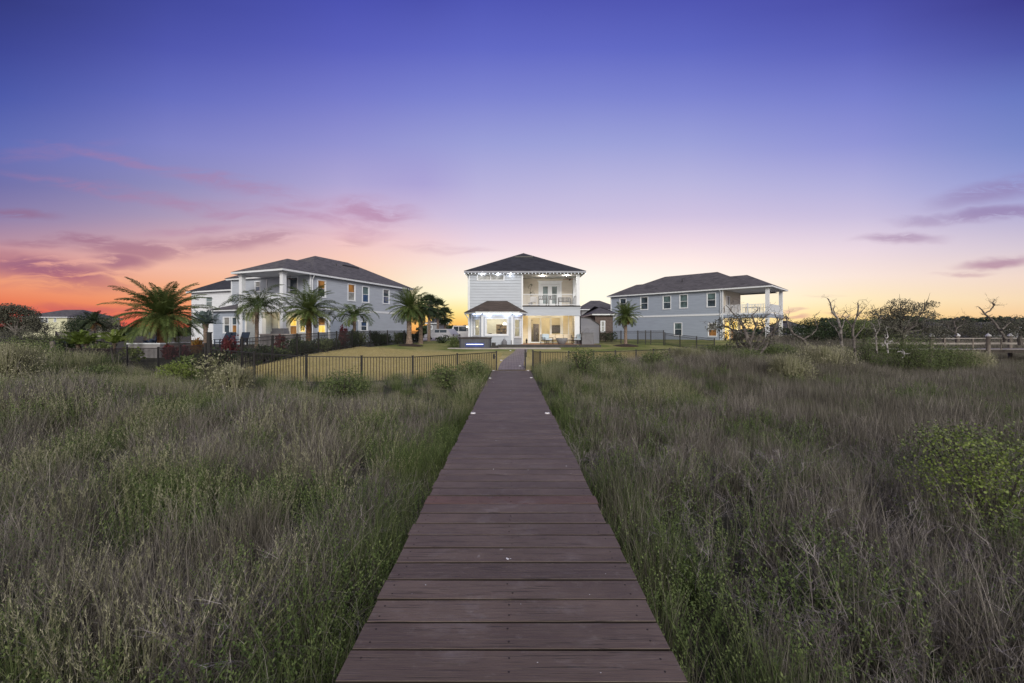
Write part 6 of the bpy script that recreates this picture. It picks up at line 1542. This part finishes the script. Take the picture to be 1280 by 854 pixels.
fC = clouds([(1240, 240, 110, 22, 12, .62), (1250, 268, 130, 13, 6, .8), (1165, 276, 75, 10, 5, .5), (1125, 299, 75, 9, 1, .7), (1250, 328, 75, 11, 3, .95), (1205, 341, 50, 6, 0, .5), (992, 389, 26, 3, 0, .8), (1030, 371, 35, 3, 0, .4), (995, 397, 26, 3, 0, .8), (1060, 396, 40, 3, 0, .5)], .30, .52)
sky = t.mix(t.math('MULTIPLY', fB, .8), sky, lin((176, 122, 158)))
sky = t.mix(t.math('MULTIPLY', fA, .92), sky, t.mix(t.mapr(V, .02, .16), lin((196, 84, 92)), lin((148, 94, 126))))
sky = t.mix(t.math('MULTIPLY', fC, .85), sky, t.mix(t.mapr(V, .02, .28), lin((205, 150, 150)), lin((142, 118, 168))))
# the half of the sky behind the camera: unseen, brightened as added fill light
back = t.ramp(t.mapr(dz, 0, 1), [(0, (1.0, .88, .80)), (.3, (1.08, .98, .90)), (1, (.72, .68, .66))])
sky = t.mix(t.mapr(dy, .15, -.45, 0, 1, True), sky, back)
bg = t.new('ShaderNodeBackground'); t.link(sky, bg.inputs[0]); bg.inputs[1].default_value = 1.0
ns = t.new('ShaderNodeTexSky'); ns.sky_type = 'NISHITA'; ns.sun_disc = False; ns.sun_elevation = R(2); ns.sun_rotation = R(20)
bg2 = t.new('ShaderNodeBackground'); t.link(ns.outputs[0], bg2.inputs[0]); bg2.inputs[1].default_value = .004
ad = t.new('ShaderNodeAddShader'); t.link(bg.outputs[0], ad.inputs[0]); t.link(bg2.outputs[0], ad.inputs[1])
wo = t.new('ShaderNodeOutputWorld'); t.link(ad.outputs[0], wo.inputs[0])
sl_ = bpy.data.lights.new('dusk_fill', 'SUN'); sl_.energy = 2.3; sl_.angle = R(22); sl_.color = (1, .935, .84)
so = bpy.data.objects.new('dusk_fill', sl_); COL.objects.link(so); so.rotation_euler = (R(66), 0, R(12))  # soft fill added from behind the camera to lift house fronts and plants

# ================================================================= camera
cam = bpy.data.cameras.new('camera'); co = bpy.data.objects.new('camera', cam); COL.objects.link(co); SC.camera = co
co.location = (0, 0, CAMZ); co.rotation_euler = (R(90), 0, 0); cam.sensor_width = 36; cam.lens = F/1280*36
cam.shift_x = 1/1280; cam.shift_y = -10.5/1280; cam.clip_start = .05; cam.clip_end = 3000
SC.render.engine = 'CYCLES'; SC.view_settings.view_transform = 'Standard'; SC.view_settings.look = 'None'; SC.view_settings.exposure = 0; SC.view_settings.gamma = 1
SC.cycles.max_bounces = 5; SC.cycles.diffuse_bounces = 2; SC.cycles.glossy_bounces = 2; SC.cycles.transmission_bounces = 3; SC.cycles.transparent_max_bounces = 12; SC.cycles.sample_clamp_indirect = 4
